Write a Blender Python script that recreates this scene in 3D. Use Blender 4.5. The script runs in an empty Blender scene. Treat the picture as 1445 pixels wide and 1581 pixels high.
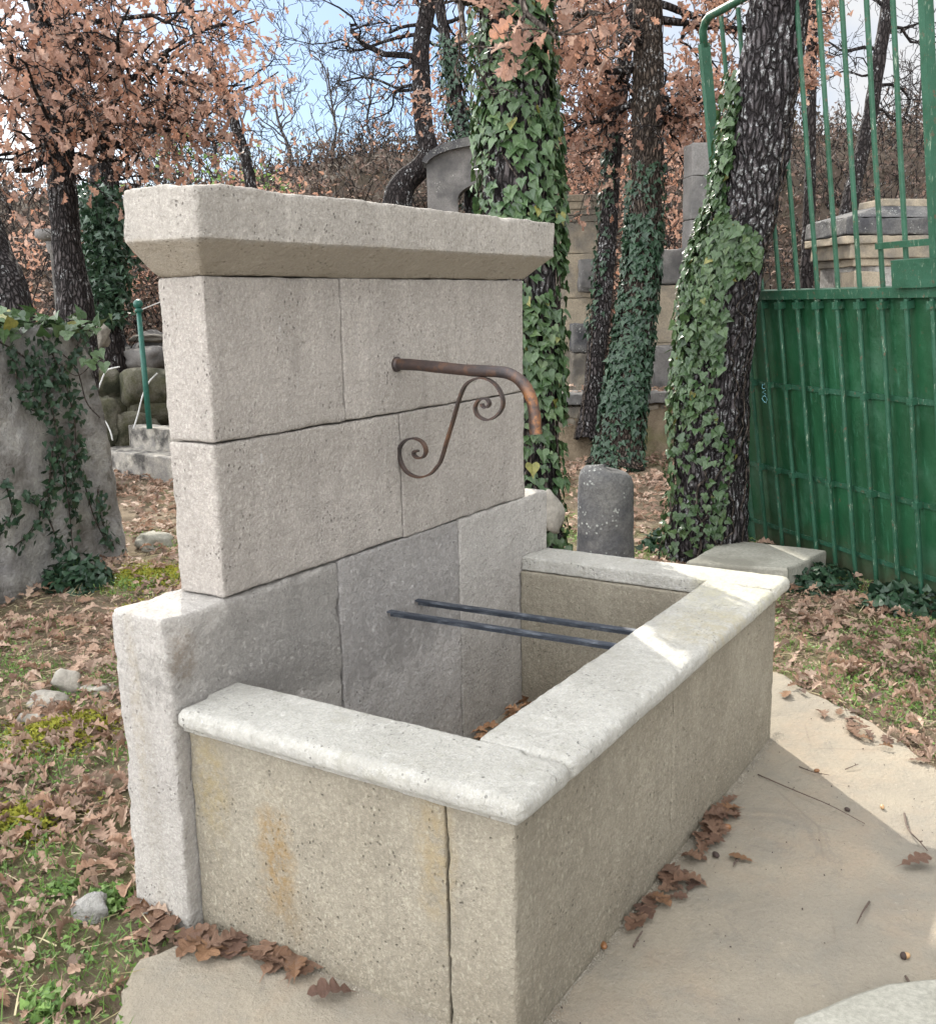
import bpy, math, random
import numpy as np
from mathutils import Vector, Matrix, noise

# ------------------------------------------------------------------ camera, light, exposure
SC = bpy.context.scene
CAM = np.array([-1.6075, -1.8883, 1.5624]); YAW, PITCH, ROLL, FPX = 0.5654, -0.2013, -0.0203, 1588.33
PW, PH = 1445.0, 1581.0
def _basis():
    cy, sy, cp, sp = math.cos(YAW), math.sin(YAW), math.cos(PITCH), math.sin(PITCH)
    f = np.array([cy*cp, sy*cp, sp]); r = np.array([sy, -cy, 0.0]); u = np.cross(r, f)
    cr, sr = math.cos(ROLL), math.sin(ROLL)
    return f, r*cr + u*sr, -r*sr + u*cr
VF, VR, VU = _basis()
def ray(px, py): return VF + VR*(px-PW/2)/FPX - VU*(py-PH/2)/FPX
cam_data = bpy.data.cameras.new("camera"); cam = bpy.data.objects.new("camera", cam_data)
SC.collection.objects.link(cam); SC.camera = cam
cam_data.sensor_fit = 'HORIZONTAL'; cam_data.sensor_width = 36.0; cam_data.lens = FPX/PW*36.0
cam_data.clip_start = 0.05; cam_data.clip_end = 3000
cam.matrix_world = Matrix(((VR[0], VU[0], -VF[0], CAM[0]), (VR[1], VU[1], -VF[1], CAM[1]), (VR[2], VU[2], -VF[2], CAM[2]), (0, 0, 0, 1)))

SUN_AZ, SUN_EL = math.radians(47), math.radians(34)      # azimuth counted from +X towards +Y
SUN = Vector((math.cos(SUN_AZ)*math.cos(SUN_EL), math.sin(SUN_AZ)*math.cos(SUN_EL), math.sin(SUN_EL)))
sl = bpy.data.lights.new("sun", 'SUN'); sl.energy = 4.0; sl.angle = math.radians(0.6); sl.color = (1.0, 0.94, 0.84)
so = bpy.data.objects.new("sun", sl); SC.collection.objects.link(so)
so.rotation_euler = (-SUN).to_track_quat('-Z', 'Y').to_euler()

world = bpy.data.worlds.new("World"); SC.world = world; world.use_nodes = True
wt = world.node_tree; wn = wt.nodes; wl = wt.links
for n in list(wn): wn.remove(n)
sky = wn.new('ShaderNodeTexSky'); sky.sky_type = 'NISHITA'; sky.sun_disc = False
sky.sun_elevation = SUN_EL; sky.sun_rotation = math.pi/2 - SUN_AZ
sky.air_density = 1.0; sky.dust_density = 0.6; sky.ozone_density = 1.5
tc = wn.new('ShaderNodeTexCoord'); mp = wn.new('ShaderNodeMapping'); mp.inputs['Scale'].default_value = (1, 1, 2.6)
nz = wn.new('ShaderNodeTexNoise'); nz.inputs['Scale'].default_value = 2.3; nz.inputs['Detail'].default_value = 9; nz.inputs['Roughness'].default_value = 0.55
mp.inputs['Location'].default_value = (0.35, 0.1, 0.2)
cr = wn.new('ShaderNodeValToRGB'); cr.color_ramp.elements[0].position = 0.46; cr.color_ramp.elements[1].position = 0.80
# a clear blue gap in the cloud, low beyond the fountain
gap = wn.new('ShaderNodeVectorMath'); gap.operation = 'DISTANCE'; gap.inputs[1].default_value = tuple(Vector(ray(440, 130)).normalized())
gm = wn.new('ShaderNodeMath'); gm.operation = 'MULTIPLY_ADD'; gm.inputs[1].default_value = 0.85; gm.inputs[2].default_value = -0.07; gm.use_clamp = False; gm.use_clamp = False
gc = wn.new('ShaderNodeMath'); gc.operation = 'MINIMUM'; gc.inputs[1].default_value = 0.42
ga = wn.new('ShaderNodeMath'); ga.operation = 'ADD'
tint = wn.new('ShaderNodeMix'); tint.data_type = 'RGBA'; tint.blend_type = 'MULTIPLY'; tint.inputs[0].default_value = 1.0; tint.inputs[7].default_value = (0.31, 0.37, 0.45, 1)
mx = wn.new('ShaderNodeMix'); mx.data_type = 'RGBA'; mx.inputs[7].default_value = (8.6, 8.9, 9.4, 1)
bg = wn.new('ShaderNodeBackground'); bg.inputs['Strength'].default_value = 0.12; wo = wn.new('ShaderNodeOutputWorld')
dt = wn.new('ShaderNodeVectorMath'); dt.operation = 'DOT_PRODUCT'; dt.inputs[1].default_value = tuple(Vector((-.86, .5, .12)).normalized())
dm = wn.new('ShaderNodeMapRange'); dm.inputs[1].default_value = -0.6; dm.inputs[2].default_value = 0.9; dm.inputs[3].default_value = 0.40; dm.inputs[4].default_value = 2.3
cb = wn.new('ShaderNodeVectorMath'); cb.operation = 'SCALE'; cb.inputs[0].default_value = (8.6, 8.7, 8.9)
wl.new(tc.outputs['Generated'], dt.inputs[0]); wl.new(dt.outputs['Value'], dm.inputs[0]); wl.new(dm.outputs[0], cb.inputs['Scale']); wl.new(cb.outputs[0], mx.inputs[7])
wl.new(tc.outputs['Generated'], mp.inputs[0]); wl.new(mp.outputs[0], nz.inputs['Vector']); wl.new(tc.outputs['Generated'], gap.inputs[0]); wl.new(gap.outputs['Value'], gm.inputs[0]); wl.new(gm.outputs[0], gc.inputs[0]); wl.new(gc.outputs[0], ga.inputs[0]); wl.new(nz.outputs[0], ga.inputs[1]); wl.new(ga.outputs[0], cr.inputs[0])
wl.new(cr.outputs[0], mx.inputs[0]); wl.new(sky.outputs[0], tint.inputs[6]); wl.new(tint.outputs[2], mx.inputs[6]); wl.new(mx.outputs[2], bg.inputs[0]); wl.new(bg.outputs[0], wo.inputs[0])

SC.view_settings.view_transform = 'Standard'; SC.view_settings.look = 'None'
SC.view_settings.gamma = 1.0; SC.view_settings.use_curve_mapping = False
SC.view_settings.exposure = 1.14
SC.cycles.max_bounces = 7; SC.cycles.diffuse_bounces = 4; SC.cycles.transparent_max_bounces = 4
SC.cycles.use_denoising = True

# ------------------------------------------------------------------ geometry helpers
FH = np.array([math.cos(YAW), math.sin(YAW)]); RH = np.array([math.sin(YAW), -math.cos(YAW)])
def at(px, py, d): return CAM + ray(px, py)*d                  # point at depth d metres
def on_z(px, py, z=0.0): d = ray(px, py); return CAM + d*(z-CAM[2])/d[2]
def on_x(px, py, x): d = ray(px, py); return CAM + d*(x-CAM[0])/d[0]
def on_y(px, py, y): d = ray(px, py); return CAM + d*(y-CAM[1])/d[1]
def st(x, y):
    dx, dy = x-CAM[0], y-CAM[1]
    return dx*FH[0]+dy*FH[1], dx*RH[0]+dy*RH[1]
def sm(a, b, v):
    t = min(1.0, max(0.0, (v-a)/(b-a))); return t*t*(3-2*t)
def H(x, y):                                                    # height of the ground
    s, t = st(x, y)
    e = 10.55 + 1.9*sm(0.5, -2.5, t)
    h = -0.018 + 0.62*sm(e-0.12, e+0.12, s)
    crest = 4.1 + 0.1*sm(-2, 5, t) - 0.9*sm(-1.5, -5, t) + 0.35*noise.noise(Vector((t*0.35, 3.1, 0)))
    h += crest*sm(13.2, 22.5, s) + 0.12*sm(11, 14, s)*noise.noise(Vector((x*0.8, y*0.8, 1)))
    near = sm(3.1, 4.2, s) if t > -0.2 else 1.0
    h += (0.014*noise.noise(Vector((x*3, y*3, 0))) + 0.02*noise.noise(Vector((x*0.9, y*0.9, 5))))*near
    return h
def ground(px, py):                                             # where a line of sight meets the ground
    d = ray(px, py); k = 1.5
    while k < 60:
        p = CAM + d*k
        if p[2] <= H(p[0], p[1]): return p
        k += 0.03
    return CAM + d*20

def build(name, V, F, mat, parent=None, smooth=False):
    V = np.asarray(V, dtype=np.float32)
    if parent is not None: V = V - np.array(parent.location, dtype=np.float32)
    me = bpy.data.meshes.new(name)
    if isinstance(F, np.ndarray):
        n, k = F.shape
        me.vertices.add(len(V)); me.vertices.foreach_set('co', V.ravel())
        me.loops.add(n*k); me.loops.foreach_set('vertex_index', F.ravel().astype(np.int32))
        me.polygons.add(n); me.polygons.foreach_set('loop_start', np.arange(0, n*k, k, dtype=np.int32))
        me.polygons.foreach_set('loop_total', np.full(n, k, dtype=np.int32))
        me.update(calc_edges=True)
    else:
        me.from_pydata([tuple(map(float, v)) for v in V], [], F); me.update()
    me.polygons.foreach_set('use_smooth', [smooth]*len(me.polygons))
    me.materials.append(mat)
    o = bpy.data.objects.new(name, me); SC.collection.objects.link(o)
    if parent is not None: o.parent = parent
    return o
class MB:
    def __init__(s): s.v = []; s.f = []
    def add(s, V, F):
        b = len(s.v); s.v.extend([tuple(map(float, p)) for p in V]); s.f.extend([tuple(i+b for i in q) for q in F])
    def box(s, c, e1, e2, e3):
        c, e1, e2, e3 = map(np.asarray, (c, e1, e2, e3))
        P = [c+a*e1+b*e2+d*e3 for a in (-1, 1) for b in (-1, 1) for d in (-1, 1)]
        s.add(P, [(0, 1, 3, 2), (4, 6, 7, 5), (0, 4, 5, 1), (2, 3, 7, 6), (0, 2, 6, 4), (1, 5, 7, 3)])
    def tube(s, pts, rad, n=6, caps=True, squash=None):
        pts = [np.asarray(p, float) for p in pts]; m = len(pts)
        if not hasattr(rad, '__len__'): rad = [rad]*m
        ref = np.array([0.12, 0.31, 0.94]); V = []
        for i, p in enumerate(pts):
            t = pts[min(i+1, m-1)] - pts[max(i-1, 0)]; t = t/(np.linalg.norm(t)+1e-9)
            a = np.cross(t, ref)
            if np.linalg.norm(a) < 0.05: a = np.cross(t, np.array([1.0, 0, 0]))
            a /= np.linalg.norm(a); b = np.cross(t, a)
            for k in range(n):
                w = 2*math.pi*k/n; V.append(p + rad[i]*(a*math.cos(w) + b*math.sin(w)))
        F = [(i*n+k, i*n+(k+1) % n, (i+1)*n+(k+1) % n, (i+1)*n+k) for i in range(m-1) for k in range(n)]
        if caps: F += [tuple(range(n))[::-1], tuple(range((m-1)*n, m*n))]
        s.add(V, F)
    def build(s, name, mat, parent=None, smooth=False): return build(name, s.v, s.f, mat, parent, smooth)

def tag(o, label, cat, group=None, kind=None):
    if label: o['label'] = label
    if cat: o['category'] = cat
    if group: o['group'] = group
    if kind: o['kind'] = kind
    return o
def thing(name, loc, label, cat, group=None):
    o = bpy.data.objects.new(name, None); SC.collection.objects.link(o); o.location = tuple(map(float, loc)); o.empty_display_size = 0.1
    return tag(o, label, cat, group)
def struct(o): o['kind'] = 'structure'; return o

def spline(P, n):
    P = np.asarray(P, float); out = []
    Q = np.vstack([2*P[0]-P[1], P, 2*P[-1]-P[-2]])
    for i in range(1, len(Q)-2):
        for k in range(n):
            t = k/n; a, b, c, d = Q[i-1], Q[i], Q[i+1], Q[i+2]
            out.append(0.5*((2*b)+(-a+c)*t+(2*a-5*b+4*c-d)*t*t+(-a+3*b-3*c+d)*t**3))
    out.append(P[-1]); return np.array(out)

def axis(a, b, res, r, cuts=()):
    L = b-a; e = [0, r*0.35, r*0.8, r*1.4]
    e = [q for q in e if q < L*0.45]
    lo = [a+q for q in e]; hi = [b-q for q in e][::-1]
    n = max(1, int((hi[0]-lo[-1])/res)); mid = [lo[-1] + (hi[0]-lo[-1])*k/n for k in range(1, n)]
    out = sorted(set([round(q, 5) for q in lo+mid+hi]+[round(c, 5) for c in cuts]))
    return out
def rough_block(mb, lo, hi, res=0.014, r=0.008, amp=0.0015, wear=1.0, rf=None, deform=None, seed=0, cuts=((), (), ()), warp=0.0):
    """A worn stone block: rounded, chipped edges and an uneven face."""
    X = [axis(lo[i], hi[i], res, r, cuts[i]) for i in range(3)]
    n = [len(a)-1 for a in X]; idx = {}; V = []; F = []
    lo = np.array(lo, float); hi = np.array(hi, float); sd = Vector((seed*7.3, seed*3.1, seed*1.7))
    def vert(i, j, k):
        key = (i, j, k)
        if key in idx: return idx[key]
        p = np.array([X[0][i], X[1][j], X[2][k]]); pv = Vector(p)+sd
        if rf: rr = rf(p)
        else:
            rr = r*(0.75 + wear*(0.9*noise.noise(pv*14) + 0.6*noise.noise(pv*45)))
            c = noise.noise(pv*5.5)
            if c > 0.25: rr += wear*r*2.2*(c-0.25)
        rr = min(max(rr, r*0.2), float((hi-lo).min())*0.48)
        q = np.minimum(np.maximum(p, lo+rr), hi-rr); d = p-q; L = float(np.linalg.norm(d))
        nn = d/L if L > 0 else np.array([0, 0, 1.0])
        p = q + nn*rr
        a = amp*(noise.noise(pv*9)*1.2 + noise.noise(pv*28) + 0.7*noise.noise(pv*70)) + warp*noise.noise(pv*2.2)
        p = p + nn*a
        if deform: p = deform(p)
        idx[key] = len(V); V.append(p); return idx[key]
    for (A, B, Cc) in ((0, 1, 2), (1, 2, 0), (2, 0, 1)):
        for side in (0, n[Cc]):
            for a in range(n[A]):
                for b in range(n[B]):
                    q = []
                    for (u, v) in ((0, 0), (1, 0), (1, 1), (0, 1)):
                        c = [0, 0, 0]; c[A] = a+u; c[B] = b+v; c[Cc] = side; q.append(vert(*c))
                    F.append(tuple(q) if side else tuple(q[::-1]))
    mb.add(V, F)
def corners_map(lo, hi, P):
    """deform sending the box lo-hi to eight given corners P[(i,j,k)]"""
    lo = np.array(lo, float); hi = np.array(hi, float)
    def f(p):
        u = (p-lo)/(hi-lo); o = np.zeros(3)
        for (i, j, k), c in P.items():
            o += np.asarray(c)*(u[0] if i else 1-u[0])*(u[1] if j else 1-u[1])*(u[2] if k else 1-u[2])
        return o
    return f

# leaf scattering -----------------------------------------------------------
def oak_tpl(level, curl, seed):
    rg = random.Random(seed)
    if level == 2: xs = [-.12, 0, .10, .16, .22, .28, .32, .38, .45, .51, .55, .61, .69, .76, .79, .85, .92, .97, 1]; ws = [.006, .01, .02, .10, .16, .13, .06, .18, .26, .22, .11, .23, .30, .24, .14, .2, .17, .09, 0]
    elif level == 1: xs = [0, .13, .22, .31, .42, .5, .57, .68, .78, .84, .94, 1]; ws = [.01, .04, .16, .08, .22, .24, .11, .28, .25, .13, .14, 0]
    else: xs = [0, .3, .45, .7, 1]; ws = [.03, .24, .16, .27, 0]
    V = []; tw = rg.uniform(-.5, .5)
    for x, w in zip(xs, ws):
        zc = curl*math.sin(x*2.6)*.35; wl_ = w*rg.uniform(.8, 1.2); wr = w*rg.uniform(.8, 1.2)
        k = curl*1.1+rg.uniform(-.15, .15); a = tw*(x-.5)
        V += [(x, 0, zc), (x, wl_*math.cos(k), zc+wl_*(math.sin(k)+a)), (x, -wr*math.cos(k), zc+wr*(math.sin(k)-a))]
    F = []
    for i in range(len(xs)-1):
        a = 3*i; b = a+3
        F += [(a, b, b+1), (a, b+1, a+1), (a, a+2, b+2), (a, b+2, b)]
    V = np.array(V); V[:, 0] -= .5
    return V, np.array(F)
def ivy_tpl(seed, simple=False):
    rg = random.Random(seed)
    if simple: half = [(-.12, .3), (.12, .45), (.4, .26)]
    else: half = [(-.1, .12), (-.14, .3), (.0, .46), (.17, .5), (.34, .36), (.58, .22), (.82, .07)]
    o = [(0, 0)]+half+[(1, 0)]+[(x, -y) for x, y in half[::-1]]
    V = [(.28, 0, .0)]+[(x*rg.uniform(.93, 1.07), y*rg.uniform(.9, 1.1), .09*abs(y)*2-.12*max(0, x-.3)**2*2+rg.uniform(-.02, .02)) for x, y in o]
    n = len(o); F = [(0, 1+i, 1+(i+1) % n) for i in range(n)]
    return np.array(V), np.array(F)
OAK2 = [oak_tpl(2, c, i) for i, c in enumerate((.15, .35, .6, -.2, .45))]
OAK2L = OAK2+[oak_tpl(2, c, 70+i) for i, c in enumerate((.9, -.6, 1.2, .75))]
OAK1 = [oak_tpl(1, c, i+9) for i, c in enumerate((.15, .4, .7, -.3, .5))]
OAK0 = [oak_tpl(0, c, i+19) for i, c in enumerate((.15, .5, -.3, .6))]
IVY = [ivy_tpl(i) for i in range(4)]; IVY0 = [ivy_tpl(i+5, True) for i in range(3)]
def frames(xd, nd):
    """rotation matrices with x axis along xd and z axis near nd"""
    xd = xd/(np.linalg.norm(xd, axis=1)[:, None]+1e-9); yd = np.cross(nd, xd); yd /= (np.linalg.norm(yd, axis=1)[:, None]+1e-9)
    zd = np.cross(xd, yd); return np.stack([xd, yd, zd], axis=2)
def leaves(name, tpls, P, R, S, mat, parent=None):
    P = np.asarray(P); S = np.asarray(S); Vs = []; Fs = []; base = 0
    for k, (tv, tf) in enumerate(tpls):
        ix = np.arange(k, len(P), len(tpls))
        if len(ix) == 0: continue
        v = np.einsum('nij,kj->nki', R[ix], tv)*S[ix][:, None, None] + P[ix][:, None, :]
        f = tf[None]+(np.arange(len(ix))*len(tv))[:, None, None]+base
        Vs.append(v.reshape(-1, 3)); Fs.append(f.reshape(-1, 3)); base += len(ix)*len(tv)
    return build(name, np.vstack(Vs), np.vstack(Fs), mat, parent, False)

# ------------------------------------------------------------------ materials
class NT:
    def __init__(s, name, rough=0.85, spec=0.3):
        s.m = bpy.data.materials.new(name); s.m.use_nodes = True; s.t = s.m.node_tree; s.N = s.t.nodes; s.L = s.t.links
        s.b = s.N['Principled BSDF']; s.b.inputs['Roughness'].default_value = rough; s.b.inputs['Specular IOR Level'].default_value = spec
        s.tc = s.N.new('ShaderNodeTexCoord').outputs['Object']
    def set(s, sock, v):
        if isinstance(v, (bpy.types.NodeSocket,)): s.L.new(v, sock)
        elif isinstance(v, tuple) and len(v) == 3: sock.default_value = v+(1,)
        else: sock.default_value = v
    def map(s, scale=(1, 1, 1), rot=(0, 0, 0), loc=(0, 0, 0), src=None):
        n = s.N.new('ShaderNodeMapping'); s.L.new(src or s.tc, n.inputs[0]); n.inputs['Scale'].default_value = scale
        n.inputs['Rotation'].default_value = rot; n.inputs['Location'].default_value = loc; return n.outputs[0]
    def noise(s, scale, detail=4, rough=.55, vec=None, dist=0):
        n = s.N.new('ShaderNodeTexNoise'); s.L.new(vec or s.tc, n.inputs['Vector']); n.inputs['Scale'].default_value = scale
        n.inputs['Detail'].default_value = detail; n.inputs['Roughness'].default_value = rough; n.inputs['Distortion'].default_value = dist; return n.outputs[0]
    def voro(s, scale, feat='F1', vec=None, out='Distance', rand=1):
        n = s.N.new('ShaderNodeTexVoronoi'); n.feature = feat; s.L.new(vec or s.tc, n.inputs['Vector']); n.inputs['Scale'].default_value = scale
        n.inputs['Randomness'].default_value = rand; return n.outputs[out]
    def ramp(s, v, *st_):
        n = s.N.new('ShaderNodeValToRGB'); e = n.color_ramp.elements
        while len(e) < len(st_): e.new(.5)
        for q, (p, c) in zip(e, st_):
            q.position = p; q.color = (c, c, c, 1) if not isinstance(c, tuple) else c+(1,)
        s.L.new(v, n.inputs[0]); return n.outputs[0]
    def mix(s, f, a, b, mode='MIX'):
        n = s.N.new('ShaderNodeMix'); n.data_type = 'RGBA'; n.blend_type = mode; s.set(n.inputs[0], f); s.set(n.inputs[6], a); s.set(n.inputs[7], b); return n.outputs[2]
    def math(s, op, a, b=0.0):
        n = s.N.new('ShaderNodeMath'); n.operation = op; s.set(n.inputs[0], a); s.set(n.inputs[1], b); return n.outputs[0]
    def spot(s, c, r, soft=.5):
        """1 inside an ellipsoid blob with a ragged edge"""
        nn = s.N.new('ShaderNodeTexNoise'); nn.inputs['Scale'].default_value = 13; nn.inputs['Detail'].default_value = 5; nn.inputs['Roughness'].default_value = .65; s.L.new(s.tc, nn.inputs['Vector'])
        ws = s.N.new('ShaderNodeVectorMath'); ws.operation = 'MULTIPLY_ADD'; s.L.new(nn.outputs['Color'], ws.inputs[0]); ws.inputs[1].default_value = (.11*min(1, r[0]*9), .11*min(1, r[1]*9), .11*min(1, r[2]*9)); s.L.new(s.tc, ws.inputs[2])
        v = s.N.new('ShaderNodeVectorMath'); v.operation = 'SUBTRACT'; s.L.new(ws.outputs[0], v.inputs[0]); v.inputs[1].default_value = tuple(a+.055*min(1, b*9) for a, b in zip(c, r))
        w = s.N.new('ShaderNodeVectorMath'); w.operation = 'DIVIDE'; s.L.new(v.outputs[0], w.inputs[0]); w.inputs[1].default_value = r
        l = s.N.new('ShaderNodeVectorMath'); l.operation = 'LENGTH'; s.L.new(w.outputs[0], l.inputs[0])
        d = s.math('ADD', l.outputs['Value'], s.math('MULTIPLY', s.math('SUBTRACT', s.noise(20, 8, .75), .22), 1.7))
        return s.math('MULTIPLY', s.ramp(s.math('MULTIPLY', s.math('SUBTRACT', d, .45), .4), (.4, 1.0), (min(.99, .4+soft*.4), 0.0)), s.ramp(s.noise(24, 8, .8), (.42, .12), (.56, 1.0)))
    def sep(s, ch='Z'):
        n = s.N.new('ShaderNodeSeparateXYZ'); s.L.new(s.tc, n.inputs[0]); return n.outputs[ch]
    def bump(s, h, dist, strength=1.0, prev=None):
        n = s.N.new('ShaderNodeBump'); n.inputs['Distance'].default_value = dist; n.inputs['Strength'].default_value = strength
        s.L.new(h, n.inputs['Height'])
        if prev is not None: s.L.new(prev, n.inputs['Normal'])
        return n.outputs[0]
    def done(s, col, nrm=None):
        s.set(s.b.inputs['Base Color'], col)
        if nrm is not None: s.L.new(nrm, s.b.inputs['Normal'])
        return s.m
    def island(s):
        return s.N.new('ShaderNodeNewGeometry').outputs['Random Per Island']

def limestone(name, c1, c2, fleck=(.62, .59, .53), fl=.5, pit=.6, bmp=.004, streak=.35, low=None, spots=(), rough_spot=None):
    q = NT(name, .9, .2)
    big = q.noise(2.2, 5, .6); col = q.mix(q.ramp(big, (.35, 0.0), (.68, 1.0)), c1, c2)
    stv = q.map((9, 9, 1.1)); sn = q.noise(1.6, 5, .6, stv)
    col = q.mix(q.math('MULTIPLY', q.ramp(sn, (.45, 0.0), (.7, 1.0)), streak), col, tuple(a*.72 for a in c1))
    if low:
        z = q.sep('Z'); f = q.math('ADD', z, q.math('MULTIPLY', q.noise(5, 5), .35))
        col = q.mix(q.ramp(f, (low[0], low[2]), (low[0]+low[1], 0.0)), col, low[3])
    g = q.noise(55, 6, .8); col = q.mix(q.ramp(g, (.4, .45), (.6, 0.0)), col, tuple(a*.5 for a in c1))
    g2 = q.noise(130, 4, .8); col = q.mix(q.ramp(g2, (.5, 0.0), (.66, .5)), col, tuple(min(.8, a*1.5) for a in c1))
    g3 = q.noise(7, 7, .7, q.map((1, 1, .55))); col = q.mix(q.ramp(g3, (.42, .3), (.6, 0.0)), col, tuple(a*.6 for a in c2))
    wv = q.map((1, 1, .6)); dv = q.noise(30, 2, .5)
    # pale shell fragments of two sizes
    for sc_, th, st_ in ((52, .24, fl*.7), (105, .3, fl*.8), (25, .13, fl*.6)):
        w = q.N.new('ShaderNodeVectorMath'); w.operation = 'ADD'; q.L.new(wv, w.inputs[0])
        nn = q.N.new('ShaderNodeTexNoise'); nn.inputs['Scale'].default_value = sc_*.9; q.L.new(q.tc, nn.inputs['Vector'])
        m = q.N.new('ShaderNodeVectorMath'); m.operation = 'SCALE'; q.L.new(nn.outputs['Color'], m.inputs[0]); m.inputs['Scale'].default_value = .9/sc_
        q.L.new(m.outputs[0], w.inputs[1])
        v = q.voro(sc_, vec=w.outputs[0]); gate_ = q.math('MULTIPLY', q.ramp(q.noise(sc_*.45, 2), (.5, 0.0), (.57, 1.0)), q.ramp(q.noise(4, 4, .6, q.map((1, 1, 1), loc=(sc_, 1, 2))), (.4, .25), (.6, 1.0)))
        col = q.mix(q.math('MULTIPLY', q.math('MULTIPLY', q.ramp(v, (th*.7, st_), (th*1.4, 0.0)), gate_), 1.0), col, fleck)
    # pits: sunk in the bump, their shade also darkened into the colour
    pv = q.voro(75, vec=q.map((1, 1, .75))); pg = q.ramp(q.noise(9, 4), (.5, 0.0), (.62, 1.0))
    pm = q.math('MULTIPLY', q.ramp(pv, (.12, 1.0), (.24, 0.0)), pg)
    pv2 = q.voro(32); pm2 = q.math('MULTIPLY', q.ramp(pv2, (.07, 1.0), (.13, 0.0)), q.ramp(q.noise(6, 3), (.55, 0.0), (.6, 1.0)))
    pits = q.math('MAXIMUM', pm, pm2)
    col = q.mix(q.math('MULTIPLY', pits, pit), col, tuple(a*.3 for a in c1))
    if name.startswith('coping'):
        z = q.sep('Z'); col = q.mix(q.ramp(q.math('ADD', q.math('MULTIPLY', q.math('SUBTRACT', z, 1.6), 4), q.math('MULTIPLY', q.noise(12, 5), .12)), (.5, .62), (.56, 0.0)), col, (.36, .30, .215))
    if name.startswith('rim'):
        col = q.mix(q.ramp(q.noise(11, 8, .8, q.map((1, 1, 1), loc=(7, 2, 0)), .8), (.54, 0.0), (.62, .45)), col, (.42, .40, .33)); col = q.mix(q.ramp(q.noise(26, 7, .8), (.58, 0.0), (.66, .6)), col, (.80, .79, .74))
    oi = q.N.new('ShaderNodeObjectInfo').outputs['Random']; col = q.mix(q.math('MULTIPLY', oi, .12), col, tuple(a*.72 for a in c2))
    vs_ = q.noise(1.0, 7, .8, q.map((30, 30, 2.2), loc=(5, 5, 0))); col = q.mix(q.math('MULTIPLY', q.ramp(vs_, (.54, 0.0), (.66, .5)), q.ramp(q.noise(1.9, 3), (.45, .2), (.65, 1.0))), col, tuple(a*.5 for a in c1))
    for (c, r, colr, k, soft) in spots:
        col = q.mix(q.math('MULTIPLY', q.spot(c, r, soft), k), col, colr)
    h = q.math('ADD', q.math('MULTIPLY', q.noise(38, 8, .78), 1.6), q.math('MULTIPLY', q.noise(140, 4, .7), .45))
    h = q.math('SUBTRACT', h, q.math('MULTIPLY', pits, .9))
    nb = q.bump(q.math('ADD', q.noise(8, 3, .5), q.math('MULTIPLY', q.noise(19, 4, .6), .4)), .016); nb = q.bump(h, bmp*1.15, 1.0, nb)
    if rough_spot:
        f = q.spot(*rough_spot); hh = q.math('MULTIPLY', q.noise(48, 6, .8, dist=.6), f); nb = q.bump(hh, .014, 1.0, nb)
    return q.done(col, nb)

M = {}
WALLC = ((.52, .475, .43), (.43, .392, .35))
M['wall'] = limestone('wall_limestone', *WALLC, spots=tuple((tuple(on_y(a, b, 0)), (.004, .03, c*.7), (.68, .66, .65), .6, .5) for a, b, c in ((432, 513, .022), (404, 709, .016), (460, 590, .016))), fl=.7, bmp=.009, streak=.6)
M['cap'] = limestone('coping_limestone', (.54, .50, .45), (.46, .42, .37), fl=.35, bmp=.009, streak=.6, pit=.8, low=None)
M['base'] = limestone('base_limestone', (.57, .535, .495), (.49, .455, .42), fl=.6, bmp=.009, streak=.25, low=(.1, .5, .35, (.42, .39, .31)), rough_spot=((.55, .0, .66), (.4, .3, .13), .5), spots=((tuple(on_y(283, 1015, 0)), (.03, .03, .045), (.30, .235, .17), .6, .8), ((.0, .1, .3), (.05, .02, .25), (.36, .33, .28), .5, .8), ((.0, .13, .6), (.05, .015, .2), (.38, .33, .25), .5, .8)))
M['rough'] = limestone('dressed_limestone', (.66, .62, .585), (.58, .545, .52), fl=.4, bmp=.01, streak=.2, low=(.05, .5, .5, (.36, .33, .26)), rough_spot=((.6, .0, .68), (.85, .4, .2), .5))
M['panel'] = limestone('basin_limestone', (.43, .39, .31), (.35, .31, .24), fleck=(.52, .48, .38), fl=.85, bmp=.010, streak=.35, low=(.0, .42, .85, (.20, .165, .11)),
    spots=(((.0, -.27, .26), (.05, .045, .11), (.33, .21, .08), .75, .9), ((.0, -.3, .12), (.05, .06, .07), (.26, .18, .09), .3, .8), ((.0, -.07, .4), (.05, .045, .12), (.36, .27, .1), .45, .9), ((.0, -.74, .42), (.05, .04, .16), (.42, .32, .17), .55, .9)))
M['rim'] = limestone('rim_limestone', (.68, .66, .60), (.56, .54, .48), fleck=(.68, .66, .6), fl=.35, bmp=.011, streak=.1, pit=.7,
    spots=(((1.25, -.92, .58), (.13, .1, .05), (.5, .43, .25), .5, .8), ((1.7, -.85, .6), (.2, .12, .05), (.6, .56, .38), .5, .9)))

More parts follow.
